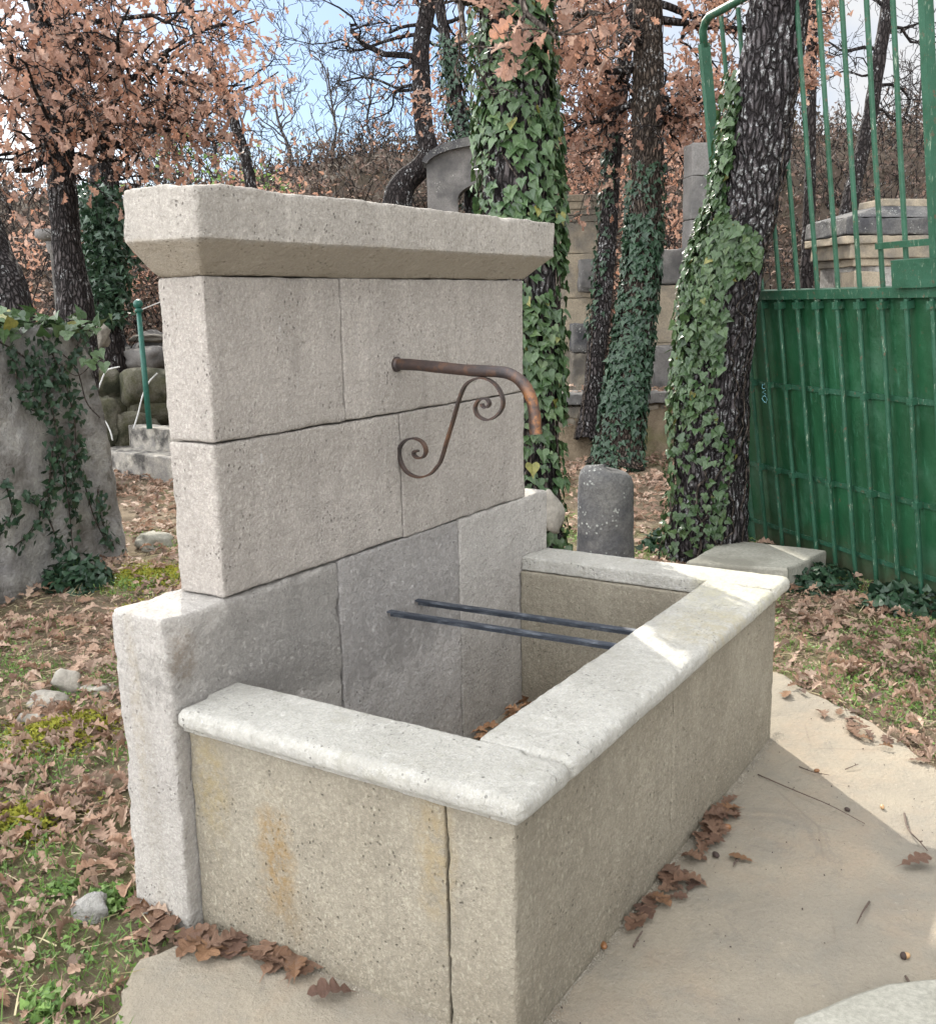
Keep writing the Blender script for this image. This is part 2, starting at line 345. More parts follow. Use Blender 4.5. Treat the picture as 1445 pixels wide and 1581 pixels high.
def stone(name, c1, c2, c3=None, sc_=3, bmp=.02, lich=None, lf=.5):
    q = NT(name, .92, .2); col = q.mix(q.ramp(q.noise(sc_, 7, .65), (.35, 0.0), (.65, 1.0)), c1, c2)
    if c3: col = q.mix(q.ramp(q.noise(sc_*.6, 5, .6, q.map((1, 1, 1), loc=(4, 2, 7))), (.48, 0.0), (.62, .9)), col, c3)
    col = q.mix(q.ramp(q.noise(60, 5, .7), (.4, .4), (.6, 0.0)), col, tuple(a*.4 for a in c1))
    if lich: col = q.mix(q.math('MULTIPLY', q.ramp(q.math('ADD', q.voro(42), q.math('MULTIPLY', q.noise(90, 4, .7), .5)), (.42, 1.0), (.58, 0.0)), q.ramp(q.noise(7, 4, .6), (lf, 0.0), (lf+.1, .9))), col, lich)
    return q.done(col, q.bump(q.math('ADD', q.noise(12, 8, .7), q.math('MULTIPLY', q.noise(60, 4, .7), .3)), bmp))
M['rock'] = stone('quarry_rock', (.60, .58, .53), (.32, .31, .31), (.14, .125, .11), 3.4, .09)
M['dark'] = stone('weathered_dark_stone', (.085, .085, .088), (.165, .16, .15), (.05, .05, .055), 5, .02, (.36, .37, .34), .50)
M['greyst'] = stone('grey_old_stone', (.21, .2, .19), (.13, .125, .12), (.07, .07, .07), 3, .015, (.42, .42, .38), .58)
M['beige'] = stone('beige_cut_stone', (.37, .315, .235), (.26, .225, .17), (.15, .14, .125), 3.5, .02)
M['moss_stone'] = stone('mossy_stone', (.07, .07, .035), (.14, .13, .105), (.025, .028, .018), 7, .03)
M['white'] = stone('pale_rubble_stone', (.34, .315, .27), (.21, .195, .17), None, 9, .01)
M['slab'] = stone('flat_slab_stone', (.36, .35, .30), (.29, .28, .235), (.2, .19, .155), 4, .008)
M['dry'] = stone('dry_wall_stone', (.25, .22, .17), (.15, .135, .115), (.08, .075, .07), 5, .025)
M['block'] = stone('lichen_block_stone', (.46, .43, .37), (.22, .21, .2), (.03, .03, .032), 9, .015)

def paving():
    q = NT('paving_stone', .8, .3)
    c = q.mix(q.ramp(q.noise(1.7, 6, .6, dist=.5), (.35, 0.0), (.65, 1.0)), (.30, .262, .20), (.225, .20, .16))
    c = q.mix(q.ramp(q.noise(2.6, 6, .65, q.map(loc=(3, 8, 1))), (.52, 0.0), (.68, .42)), c, (.32, .235, .16))
    c = q.mix(q.ramp(q.noise(4.5, 6, .7, q.map(loc=(9, 1, 4))), (.5, 0.0), (.68, .55)), c, (.19, .18, .155))
    c = q.mix(q.ramp(q.noise(90, 4, .7), (.38, .35), (.55, 0.0)), c, (.2, .17, .13))
    c = q.mix(q.math('MULTIPLY', q.ramp(q.voro(1.1, 'DISTANCE_TO_EDGE', q.map((1, 1, 1), src=None)), (.0, .35), (.006, 0.0)), q.ramp(q.noise(3), (.5, 0.0), (.55, 1.0))), c, (.15, .12, .09))
    c = q.mix(q.ramp(q.noise(3.2, 10, .8, dist=1.2), (.57, 0.0), (.6, .35)), c, (.17, .15, .125))
    c = q.mix(q.ramp(q.noise(40, 6, .8), (.6, 0.0), (.68, .5)), c, (.42, .38, .31))
    return q.done(c, q.bump(q.math('ADD', q.noise(5, 10, .7), q.math('MULTIPLY', q.noise(70, 5, .8), .25)), .022))
M['paving'] = paving()
def soil():
    q = NT('forest_soil', .95, .1)
    c = q.mix(q.ramp(q.noise(5, 8, .7), (.35, 0.0), (.65, 1.0)), (.10, .075, .05), (.25, .2, .14))
    c = q.mix(q.ramp(q.noise(1.3, 6, .6, q.map(loc=(3, 3, 3))), (.5, 0.0), (.62, .6)), c, (.10, .12, .035))
    c = q.mix(q.ramp(q.noise(70, 4, .8), (.5, 0.0), (.7, .6)), c, (.3, .24, .17))
    c = q.mix(q.ramp(q.math('MULTIPLY', q.sep('Z'), .5), (.3, 0.0), (.6, .9)), c, (.055, .042, .034))
    return q.done(c, q.bump(q.noise(30, 8, .8), .03))
M['soil'] = soil()
def bark(name, c1, c2, lich=0.0, sc_=1.0, green=0.0):
    q = NT(name, .9, .15); v = q.map((26*sc_, 26*sc_, 5*sc_)); n1 = q.noise(1, 6, .65, v, .6)
    wv = q.N.new('ShaderNodeVectorMath'); wv.operation = 'ADD'; q.L.new(q.map((34*sc_, 34*sc_, 9*sc_)), wv.inputs[0])
    nn = q.N.new('ShaderNodeTexNoise'); nn.inputs['Scale'].default_value = 14*sc_; nn.inputs['Detail'].default_value = 4; q.L.new(q.tc, nn.inputs['Vector']); q.L.new(nn.outputs['Color'], wv.inputs[1])
    ed = q.voro(1.0, 'DISTANCE_TO_EDGE', wv.outputs[0]); pl = q.ramp(ed, (.0, 0.0), (.28, 1.0))
    c = q.mix(q.ramp(n1, (.38, 0.0), (.62, 1.0)), tuple((a+b)/2 for a, b in zip(c1, c2)), c2)
    c = q.mix(pl, tuple(a*.6 for a in c1), c)
    if green: c = q.mix(q.ramp(q.noise(3, 5), (.45, 0.0), (.6, green)), c, (.08, .1, .03))
    if lich: c = q.mix(q.math('MULTIPLY', q.math('MULTIPLY', q.ramp(q.noise(34, 6, .8), (.525, 0.0), (.57, 1.0)), q.ramp(q.noise(4.5, 4, .6), (.52-lich*.04, 0.0), (.6-lich*.03, .95))), q.ramp(pl, (.2, 0.0), (.5, 1.0))), c, (.40, .41, .41))
    return q.done(c, q.bump(q.math('ADD', pl, q.math('MULTIPLY', n1, .6)), .03))
M['bark'] = bark('oak_bark', (.014, .012, .012), (.095, .083, .082), 1.0)
M['bark_c'] = bark('lichened_oak_bark', (.02, .017, .018), (.13, .115, .118), 2.2)
M['bark_brown'] = bark('brown_oak_bark', (.02, .015, .012), (.125, .098, .078), .3)
M['bark_far'] = bark('far_bark', (.016, .013, .013), (.05, .042, .04), .3, .7)
M['bark_pale'] = bark('pale_far_bark', (.10, .09, .085), (.17, .15, .14), .3, .7)
M['twig'] = bark('twig_bark', (.08, .065, .055), (.16, .13, .11), 0, 1)

def leaf_mat(name, cols, rough=.6, trans=.35, spec=.3, bmp=0, objrnd=False, rare=None):
    q = NT(name, rough, spec)
    r = q.N.new('ShaderNodeObjectInfo').outputs['Random'] if objrnd else q.island()
    n = len(cols); c = q.ramp(r, *[(i/(n-1), cc) for i, cc in enumerate(cols)])
    if rare: c = q.mix(q.ramp(q.math('FRACT', q.math('MULTIPLY', r, 7.31)), (.982, 0.0), (.986, .8)), c, rare)
    c = q.mix(q.ramp(q.noise(60, 3, .6), (.4, .35), (.6, 0.0)), c, tuple(a*.5 for a in cols[0]))
    q.b.inputs['Roughness'].default_value = rough
    q.set(q.b.inputs['Base Color'], c)
    t = q.N.new('ShaderNodeBsdfTranslucent'); q.L.new(c, t.inputs['Color']); ms = q.N.new('ShaderNodeMixShader'); ms.inputs[0].default_value = trans
    out = q.N['Material Output']; q.L.new(q.b.outputs[0], ms.inputs[1]); q.L.new(t.outputs[0], ms.inputs[2]); q.L.new(ms.outputs[0], out.inputs['Surface'])
    if bmp: q.L.new(q.bump(q.noise(90, 3, .5), bmp), q.b.inputs['Normal'])
    return q.m
M['oak_leaf'] = leaf_mat('dry_oak_leaves', [(.27, .145, .10), (.37, .235, .185), (.33, .165, .105), (.42, .295, .24), (.34, .19, .13)], .6, .5)
M['litter'] = leaf_mat('leaf_litter', [(.24, .14, .09), (.37, .255, .185), (.18, .11, .08), (.46, .35, .27), (.31, .19, .125), (.42, .30, .225), (.13, .09, .07)], .7, .18)
M['drift'] = leaf_mat('fallen_oak_leaf', [(.22, .125, .08), (.34, .21, .14), (.17, .10, .075), (.36, .20, .105), (.28, .18, .13)], .6, .05, objrnd=True, bmp=.008)
M['ivy'] = leaf_mat('ivy_leaves', [(.034, .070, .024), (.058, .105, .036), (.024, .054, .021), (.078, .13, .052), (.042, .084, .030), (.10, .15, .06)], .38, .14, .45, .002, rare=(.22, .20, .045))
M['ivy_dark'] = leaf_mat('dark_ivy_leaves', [(.019, .046, .025), (.031, .068, .034), (.015, .037, .022), (.043, .087, .043)], .42, .12, .4)
M['green'] = leaf_mat('green_ground_cover', [(.12, .22, .05), (.2, .32, .08), (.09, .17, .05), (.26, .36, .13)], .6, .35)
M['straw'] = leaf_mat('dry_straw', [(.42, .36, .2), (.5, .44, .28), (.3, .26, .14)], .8, .2)
M['moss'] = leaf_mat('yellow_moss', [(.24, .24, .03), (.34, .33, .05), (.18, .2, .03)], .9, .2)
M['scrub'] = leaf_mat('scrub_leaves', [(.075, .055, .045), (.12, .085, .068), (.22, .15, .12), (.06, .05, .04), (.085, .07, .05)], .8, .25)

def paint():
    q = NT('green_gate_paint', .5, .4)
    c = q.mix(q.ramp(q.noise(3, 6, .65), (.35, 0.0), (.68, 1.0)), (.006, .046, .017), (.012, .078, .032))
    c = q.mix(q.ramp(q.noise(1.2, 7, .75, q.map((22, 22, 2))), (.56, 0.0), (.72, .35)), c, (.10, .30, .2))
    c = q.mix(q.ramp(q.noise(40, 5, .75), (.68, 0.0), (.72, .5)), c, (.28, .36, .28))
    c = q.mix(q.ramp(q.noise(2.2, 6, .75, q.map((1, 1, 1), loc=(6, 3, 1))), (.5, 0.0), (.66, .5)), c, (.055, .13, .085))
    c = q.mix(q.ramp(q.math('ADD', q.sep('Z'), q.math('MULTIPLY', q.noise(9, 6, .7), .35)), (.2, .75), (.42, 0.0)), c, (.06, .058, .035))
    c = q.mix(q.math('MULTIPLY', q.ramp(q.noise(25, 5, .7), (.62, 0.0), (.68, .6)), q.ramp(q.noise(2.5), (.52, 0.0), (.62, 1.0))), c, (.09, .055, .03))
    return q.done(c, q.bump(q.noise(18, 6, .6), .004))
M['gate'] = paint()
def paint2():
    q = NT('worn_green_bar_paint', .55, .4)
    c = q.mix(q.ramp(q.noise(6, 6, .65), (.35, 0.0), (.68, 1.0)), (.009, .056, .027), (.024, .092, .055))
    c = q.mix(q.ramp(q.noise(1.2, 7, .8, q.map((40, 40, 9))), (.58, 0.0), (.66, .75)), c, (.30, .36, .27))
    c = q.mix(q.ramp(q.noise(32, 5, .7), (.6, 0.0), (.66, .8)), c, (.10, .06, .035))
    return q.done(c, q.bump(q.noise(60, 6, .7), .003))
M['gate_bar'] = paint2()
def rust():
    q = NT('rusty_iron', .48, .6); y = q.sep('Y')
    r = q.ramp(q.noise(22, 7, .7), (.38, (.03, .022, .02)), (.5, (.10, .048, .027)), (.6, (.32, .13, .035)))
    f = q.ramp(q.math('ADD', y, q.math('MULTIPLY', q.noise(16, 4), .2)), (.0, 1.0), (.16, 0.0))
    c = q.mix(q.ramp(q.math('SUBTRACT', q.noise(11, 6, .7), q.math('MULTIPLY', q.math('LESS_THAN', y, -.42), .12)), (.38, 0.0), (.5, .8)), r, (.035, .03, .032))
    q.b.inputs['Metallic'].default_value = .25
    return q.done(c, q.bump(q.noise(120, 5, .7), .0015))
M['rust'] = rust()
def steel():
    q = NT('dark_painted_iron', .45, .5); c = q.mix(q.ramp(q.noise(14, 6, .7, q.map((3, 1, 3))), (.5, 0.0), (.7, .6)), (.03, .037, .05), (.2, .22, .25))
    return q.done(c, q.bump(q.noise(80, 4), .001))
M['steel'] = steel()
def plain(name, c, rough=.7, bmp=.002, v=.3):
    q = NT(name, rough, .4); return q.done(q.mix(q.ramp(q.noise(30, 5, .6), (.35, 0.0), (.65, 1.0)), c, tuple(a*(1-v) for a in c)), q.bump(q.noise(60), bmp))
M['postgreen'] = plain('green_post_paint', (.02, .12, .09), .4)
M['strap'] = plain('white_plastic_hose', (.6, .6, .58), .5)
M['acorn'] = plain('acorn_shell', (.2, .09, .035), .35, .0005)
M['acorn_tan'] = plain('pale_acorn_shell', (.42, .26, .13), .4, .0005)
M['cup'] = plain('acorn_cup', (.045, .03, .025), .8, .003)
M['twigm'] = plain('dry_twig', (.1, .07, .055), .8)
M['pebble'] = plain('pale_pebble', (.36, .33, .27), .85, .002, .5)
M['chalk'] = plain('blue_chalk', (.35, .75, .85), .8, .0005, .1)

# ------------------------------------------------------------------ ground
def make_ground():
    sv = list(np.arange(-4, 1.5, .5))+list(np.arange(1.5, 8, .07))+list(np.arange(8, 15, .14))+list(np.arange(15, 27, .4))+[29, 33, 40, 60, 100, 200, 500, 1200]
    tv = np.sinh(np.linspace(-5.2, 5.2, 170)); tv = tv/tv.max()
    tv = np.sign(tv)*(np.abs(np.linspace(-1, 1, 170))*7 + np.abs(tv)*800)
    V = []; F = []
    for s_ in sv:
        for t_ in tv:
            x = CAM[0]+FH[0]*s_+RH[0]*t_; y = CAM[1]+FH[1]*s_+RH[1]*t_; V.append((x, y, H(x, y)))
    n = len(tv)
    for i in range(len(sv)-1):
        for j in range(n-1): F.append((i*n+j, i*n+j+1, (i+1)*n+j+1, (i+1)*n+j))
    struct(build('ground', V, F, M['soil'], None, True))
make_ground()

def slab(name, pts2, z, th, mat, rgh=.012, seed=0):
    """a flat stone slab with an uneven broken outline"""
    rg = random.Random(seed); P = []
    n = len(pts2)
    for i in range(n):
        a = np.array(pts2[i], float); b = np.array(pts2[(i+1) % n], float); L = np.linalg.norm(b-a); k = max(1, int(L/.04))
        for j in range(k):
            q = a+(b-a)*j/k; w = rgh*(noise.noise(Vector((q[0]*6, q[1]*6, seed)))*1.6+noise.noise(Vector((q[0]*22, q[1]*22, seed)))*.7)
            nn = np.array([(b-a)[1], -(b-a)[0]])/L; P.append(q+nn*w)
    m = len(P); c = np.mean(P, axis=0); V = []
    for k, (sh, dz) in enumerate(((.012, 0), (.004, -.004), (0, -.014), (0, -th))):
        for q in P:
            d = c-q; d = d/(np.linalg.norm(d)+1e-6); V.append((*(q+d*sh), z+dz))
    F = [tuple(range(m))]
    for k in range(3):
        for i in range(m): F.append((k*m+i, k*m+(i+1) % m, (k+1)*m+(i+1) % m, (k+1)*m+i)[::-1])
    mb = MB(); mb.add(V, F); return mb, P
gz = lambda px, py: on_z(px, py, 0)[:2]
PAV1 = [gz(1192, 1036), gz(1250, 1062), gz(1330, 1108), gz(1445, 1182), gz(1560, 1250), (1.9, -2.6), (-.2, -3.4), (-.35, -1.75), (-.05, -1.1), (.1, -.8), (.8, -.5), (1.9, -.45), (2.3, -.6)]
mb, PV1 = slab('pavement', PAV1, .0, .08, M['paving'], .03, 3); struct(mb.build('pavement', M['paving']))
PAV2 = [gz(214, 1476), gz(330, 1440), (.3, -.15), (.2, -.9), (-.03, -1.08), (-.33, -1.72), (-1.2, -1.3), gz(150, 1700), gz(186, 1590), gz(196, 1530)]
mb, PV2 = slab('pavement', PAV2, .002, .08, M['paving'], .025, 5); struct(mb.build('pavement', M['paving']))
def inpoly(x, y, P):
    c = False; n = len(P)
    for i in range(n):
        x1, y1 = P[i]; x2, y2 = P[(i+1) % n]
        if (y1 > y) != (y2 > y) and x < (x2-x1)*(y-y1)/(y2-y1)+x1: c = not c
    return c
def on_slab(x, y): return inpoly(x, y, PAV1) or inpoly(x, y, PAV2)
def in_fountain(x, y, m=.0): return -.01-m < x < 1.97+m and -.95-m < y < .2+m
# rounded stone at the lower right corner
mb = MB(); P = [gz(1225, 1600), gz(1290, 1572), gz(1370, 1551), gz(1450, 1536), gz(1560, 1530), gz(1800, 1700), gz(1500, 2100), gz(1150, 1900)]
mb, _ = slab('s', P, .05, .08, M['paving'], .01, 8)
tag(mb.build('stone_slab', M['slab']), 'thick pale stone slab with rounded edge at the bottom right corner of the photo', 'stone slab')

# ------------------------------------------------------------------ the fountain
HB, HU, TB, TU = .8263, 1.6401, .197, .160
XU0, XU1, LB = .1995, 1.7774, 1.9599
XR0, XR1, RY, NOSE, RI0, RI1, RIY = .0031, 1.9384, .9768, .0529, .2242, 1.7413, .7399
BX0, BX1, BY = .043, 1.898, -.937
ft = thing('stone_fountain', (0, 0, 0), 'pale limestone wall fountain with rectangular basin, coping and rusty iron spout', 'fountain')
def blk(name, lo, hi, mat, label=None, **k):
    mb = MB(); rough_block(mb, lo, hi, **k); o = mb.build(name, M[mat], ft, True)
    if label: o['label'] = label
    return o
g = .0022
H1, J1, J2 = 1.229, .720, .985
blk('wall_block', (XU0, 0, H1+g), (J1-g, TU, HU-.004), 'wall', r=.010, seed=1, res=.012, amp=.0013)
blk('wall_block', (J1+g, 0.001, H1+g), (XU1, TU, HU-.004), 'wall', r=.007, seed=2, res=.012, amp=.0013)
blk('wall_block', (XU0-.002, .001, HB+g+.003), (J2-g, TU, H1-g), 'wall', r=.010, seed=3, res=.012, amp=.0014)
blk('wall_block', (J2+g, 0, HB+g+.001), (XU1, TU, H1-g), 'wall', r=.007, seed=4, res=.012, amp=.0014)
# foot wall
def chamf(p):
    # worn bevel on the near front arris and the upper outer corner
    x, y, z = p; k = max(0, .06-x)/.06
    if z > .70 and x < .06 and y < .06: y += .02*sm(.7, .8, z)*k*sm(.06, .0, y)
    return np.array([x, y, z])
blk('base_block', (0, 0, -.03), (.655-g, TB, HB), 'base', r=.018, seed=5, res=.014, amp=.002, wear=1.2, deform=chamf, warp=.002)
blk('base_block', (.655+g, 0.002, -.03), (1.308-g, TB, HB), 'rough', r=.006, seed=6, res=.012, amp=.0022, warp=.002)
blk('base_block', (1.308+g, 0, -.03), (LB, TB, HB), 'base', r=.014, seed=7, res=.012, amp=.002, warp=.002)
# coping with a splayed underside
Z2, Z3, CO = 1.6401+.080, 1.6401+.200, .0875
def capdef(p):
    x, y, z = p
    if z < Z2:
        k = (Z2-z)/(Z2-HU)*CO; cx = (XU0+XU1)/2
        hx = (XU1-XU0)/2+CO
        x = cx+(x-cx)*(hx-k)/hx
        if y < 0.05: y = y + k*max(0, min(1, (.05-y)/(.05+CO)))
    if z > Z3-.03 and x < .2 and y < 0: z -= .008*sm(.2, .1, x)
    return np.array([x, y, z])
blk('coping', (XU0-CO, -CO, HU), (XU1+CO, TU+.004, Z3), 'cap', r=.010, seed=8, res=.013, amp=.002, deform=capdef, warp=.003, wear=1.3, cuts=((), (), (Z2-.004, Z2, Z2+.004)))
# rim with a half-round nose on the outside
RT = .60
def nose(side):
    def f(p):
        x, y, z = p; w = .75+.6*noise.noise(Vector((x*12, y*12, z*12)))+.4*noise.noise(Vector((x*40, y*40, z*40))); o = NOSE*.47; i = .007*max(.3, w)
        if 'F' in side and y < -(RY+RIY)/2: return o
        if 'N' in side and x < (XR0+RI0)/2: return o
        if 'R' in side and x > (XR1+RI1)/2: return o
        return i
    return f
blk('rim_slab', (XR0, -RY, RT-NOSE), (RI0-.001, -.001, RT), 'rim', r=.012, seed=9, res=.012, amp=.0012, rf=nose('FN'), warp=.0015)
blk('rim_slab', (RI0+.001, -RY-.001, RT-NOSE), (RI1-.001, -RIY, RT+.0015), 'rim', r=.012, seed=10, res=.012, amp=.0012, rf=nose('F'), warp=.0015)
blk('rim_slab', (RI1+.001, -RY, RT-NOSE), (XR1, -.001, RT), 'rim', r=.012, seed=11, res=.012, amp=.0012, rf=nose('FR'), warp=.0015)
# basin panels, standing under the rim
PT = RT-NOSE-.003
blk('basin_panel', (BX0, -.769+g, -.03), (RI0+.012, -.003, PT), 'panel', r=.005, seed=12, res=.013, amp=.002)
blk('basin_panel', (BX0-.001, BY, -.03), (.922-g, -.769-g, PT), 'panel', r=.009, seed=13, res=.013, amp=.0022, wear=1.3)
blk('basin_panel', (.922+g, BY+.001, -.03), (BX1, -.755, PT), 'panel', r=.006, seed=14, res=.013, amp=.002)
blk('basin_panel', (RI1-.012, -.751, -.03), (BX1-.002, -.003, PT), 'panel', r=.005, seed=15, res=.013, amp=.0015)
# thin fillet below the nose
mb = MB()
for lo, hi in (((BX0-.014, BY-.014, PT-.010), (BX1+.014, BY+.05, PT+.002)), ((BX0-.014, BY+.052, PT-.010), (BX0+.05, -.002, PT+.002)), ((BX1-.05, BY+.052, PT-.010), (BX1+.014, -.002, PT+.002))):
    rough_block(mb, lo, hi, res=.02, r=.005, amp=.001, seed=16)
mb.build('rim_fillet', M['rim'], ft, True)
blk('basin_floor', (RI0, -.77, -.02), (RI1, -.002, .012), 'panel', r=.01, seed=17, res=.04, amp=.004)
# iron bars across the basin
def angle_bar(a, b):
    a = np.array(a); b = np.array(b); d = b-a; L = np.linalg.norm(d); d /= L; sd = np.cross(d, [0, 0, 1.]); sd /= np.linalg.norm(sd); up = np.cross(sd, d)
    c = (a+b)/2; mb = MB()
    mb.box(c-up*.0025, d*L/2, sd*.011, up*.0025); mb.box(c-sd*.0085-up*.0125, d*L/2, sd*.0025, up*.0085)
    return mb.build('iron_bar', M['steel'], ft)
angle_bar((.893, .02, .612), (.972, -.752, .599)); angle_bar((1.045, .02, .609), (1.118, -.752, .600))
# spout
ZO = lambda u, v, x=.975: on_x(550+u/3.211, 480+v/3.211, x)
pp = np.array([ZO(u, v) for u, v in ((205, 262), (300, 268), (420, 280), (560, 294), (690, 300), (760, 312), (820, 352), (862, 420), (882, 500), (890, 610))])
pp[0][1] = .03; pp[:, 0] = .975
pth = spline(pp, 6)
mb = MB(); mb.tube(pth, [.0172+.0012*noise.noise(Vector(p*30)) + (.002*max(0, (i-len(pth)+6)/6)) for i, p in enumerate(pth)], 20, False)
inner = pth[-14:]; mb.tube(inner[::-1], .0148, 16, False)
# ragged lip
sp = mb.build('spout', M['rust'], ft, True)
mb = MB(); a = np.array([.975, -.001, pth[3][2]])
mb.tube([a+[0, .004, 0], a+[0, -.004, 0], a+[0, -.010, 0]], [.0235, .0235, .019], 20); mb.build('collar', M['rust'], sp, True)
sc_px = [(622, 460), (632, 476), (650, 476), (660, 455), (642, 434), (606, 444), (590, 480), (605, 520), (650, 540), (700, 516), (727, 470), (722, 418), (690, 364), (640, 334), (590, 336), (542, 368), (510, 440), (480, 545), (448, 650), (421, 740), (398, 776), (365, 810), (310, 824), (255, 802), (223, 752), (213, 690), (240, 645), (285, 631), (328, 650), (346, 690), (335, 722), (306, 729), (286, 712), (290, 694), (306, 696)]
cp = spline(np.array([ZO(u, v) for u, v in sc_px]), 5); V = []; F = []
for i, p in enumerate(cp):
    t = cp[min(i+1, len(cp)-1)]-cp[max(i-1, 0)]; t /= np.linalg.norm(t); nn = np.array([0, -t[2], t[1]])
    for a, b in ((-.009, -.0028), (.009, -.0028), (.009, .0028), (-.009, .0028)): V.append(p+np.array([a, 0, 0])+nn*b)
for i in range(len(cp)-1):
    for k in range(4): F.append((4*i+k, 4*i+(k+1) % 4, 4*i+4+(k+1) % 4, 4*i+4+k))
F += [(3, 2, 1, 0), tuple(4*(len(cp)-1)+k for k in range(4))]
mb = MB(); mb.add(V, F)
mb.build('scroll_bracket', M['rust'], sp)

# ------------------------------------------------------------------ the gate
GB = np.array([4.9344, .0533, 0.0]); GD = np.array([-.63072, -.77601, 0]); GU = np.array([-.11170, .09055, .9896]); GN = np.cross(GD, GU)
if np.dot(GN, CAM-GB) < 0: GN = -GN                          # towards the viewer
gt = thing('metal_gate', GB, 'tall green painted iron gate leaf with sheet metal lower panel, leaning on the ivy tree', 'gate')
S0, DS = .367, .1689
GP = lambda s, h, n=0.0: GB+GD*s+GU*h+GN*n
GW = 3.0
mb = MB(); nx, ny = 90, 40; V = []; F = []
for i in range(nx+1):
    for j in range(ny+1):
        s = .03+(GW-.06)*i/nx; h = .0+1.58*j/ny; V.append(GP(s, h, .004*noise.noise(Vector((s*3, h*2, 1)))))
for i in range(nx):
    for j in range(ny): F.append((i*(ny+1)+j, (i+1)*(ny+1)+j, (i+1)*(ny+1)+j+1, i*(ny+1)+j+1))
n0 = len(V); V2 = [p-GN*.004 for p in V]; mb.add(V, F); mb.add(V2, [q[::-1] for q in F]); mb.build('sheet_panel', M['gate'], gt, True)
def gbox(mb, s0, s1, h0, h1, n0, n1): mb.box(GP((s0+s1)/2, (h0+h1)/2, (n0+n1)/2), GD*(s1-s0)/2, GU*(h1-h0)/2, GN*(n1-n0)/2)
for h0, h1, th in ((1.565, 1.615, .045), (1.042, 1.070, .007), (.512, .540, .007), (.13, .155, .007)):
    mb = MB(); gbox(mb, 0.0, GW, h0, h1, .003 if th < .02 else -.012, .003+th)
    mb.build('rail', M['gate_bar'], gt)
TOP = 3.17
for k in range(-1, 15):
    s = S0+DS*k
    if s > GW-.05: break
    up_r = .0125; mb = MB(); mb.tube([GP(s, 1.55, .02), GP(s, 2.3, .022), GP(s, TOP-.02, .02)], up_r, 10)
    mb.tube([GP(s, -.02, .032), GP(s, .8, .034), GP(s, 1.56, .032)], up_r*1.02, 10)
    for hh in (1.53,): gbox(mb, s-.022, s+.022, hh-.02, hh+.018, .004, .05)
    if k % 2 == 1 or k == 0:
        for hh in (1.058, .528): gbox(mb, s-.018, s+.018, hh-.017, hh+.017, .010, .049)
    mb.build('bar', M['gate_bar'], gt, False)
mb = MB(); gbox(mb, -.035, .0, -.02, TOP-.12, -.02, .04); mb.build('gate_post', M['gate_bar'], gt)
mb = MB(); mb.tube([GP(-.018, TOP-.14, .01), GP(-.015, TOP-.05, .01), GP(.02, TOP-.01, .01), GP(.07, TOP+.01, .01), GP(1.0, TOP+.03, .01), GP(GW, TOP+.05, .01)], .024, 8); mb.build('top_rail', M['gate_bar'], gt, True)
mb = MB(); gbox(mb, S0+DS*8.08, S0+DS*8.3, 1.6, TOP, .0, .05); mb.build('meeting_stile', M['gate_bar'], gt)
mb = MB(); gbox(mb, S0+DS*6-.01, S0+DS*8.3, 1.80, 1.83, .03, .045); mb.build('bolt_bar', M['gate_bar'], gt)
mb = MB(); gbox(mb, S0+DS*6.75, S0+DS*8.3, 1.615, 1.745, .03, .075); lk = mb.build('lock_case', M['gate_bar'], gt)
mb = MB(); c = GP(S0+DS*7.25, 1.668, .076); mb.tube([c, c+GN*.008], [.019, .017], 14); mb.build('lock_boss', M['cup'], lk)
# chalk scribble by the tree
mb = MB(); base = lambda a, b: GP(S0-DS*.55+b*.03, .945+a*.03, .012)
for let in ([(0, 0), (.6, -.5), (1.2, 0), (1.2, .8), (.5, 1.2), (-.1, .7), (0, 0)], [(1.6, 1), (1.9, -.3), (2.4, .9)], [(3.6, .2), (2.8, -.2), (2.7, .6), (3.2, 1), (3.7, .5)]):
    mb.tube([base(*q) for q in let], .0022, 5)
mb.build('chalk_mark', M['chalk'], gt)

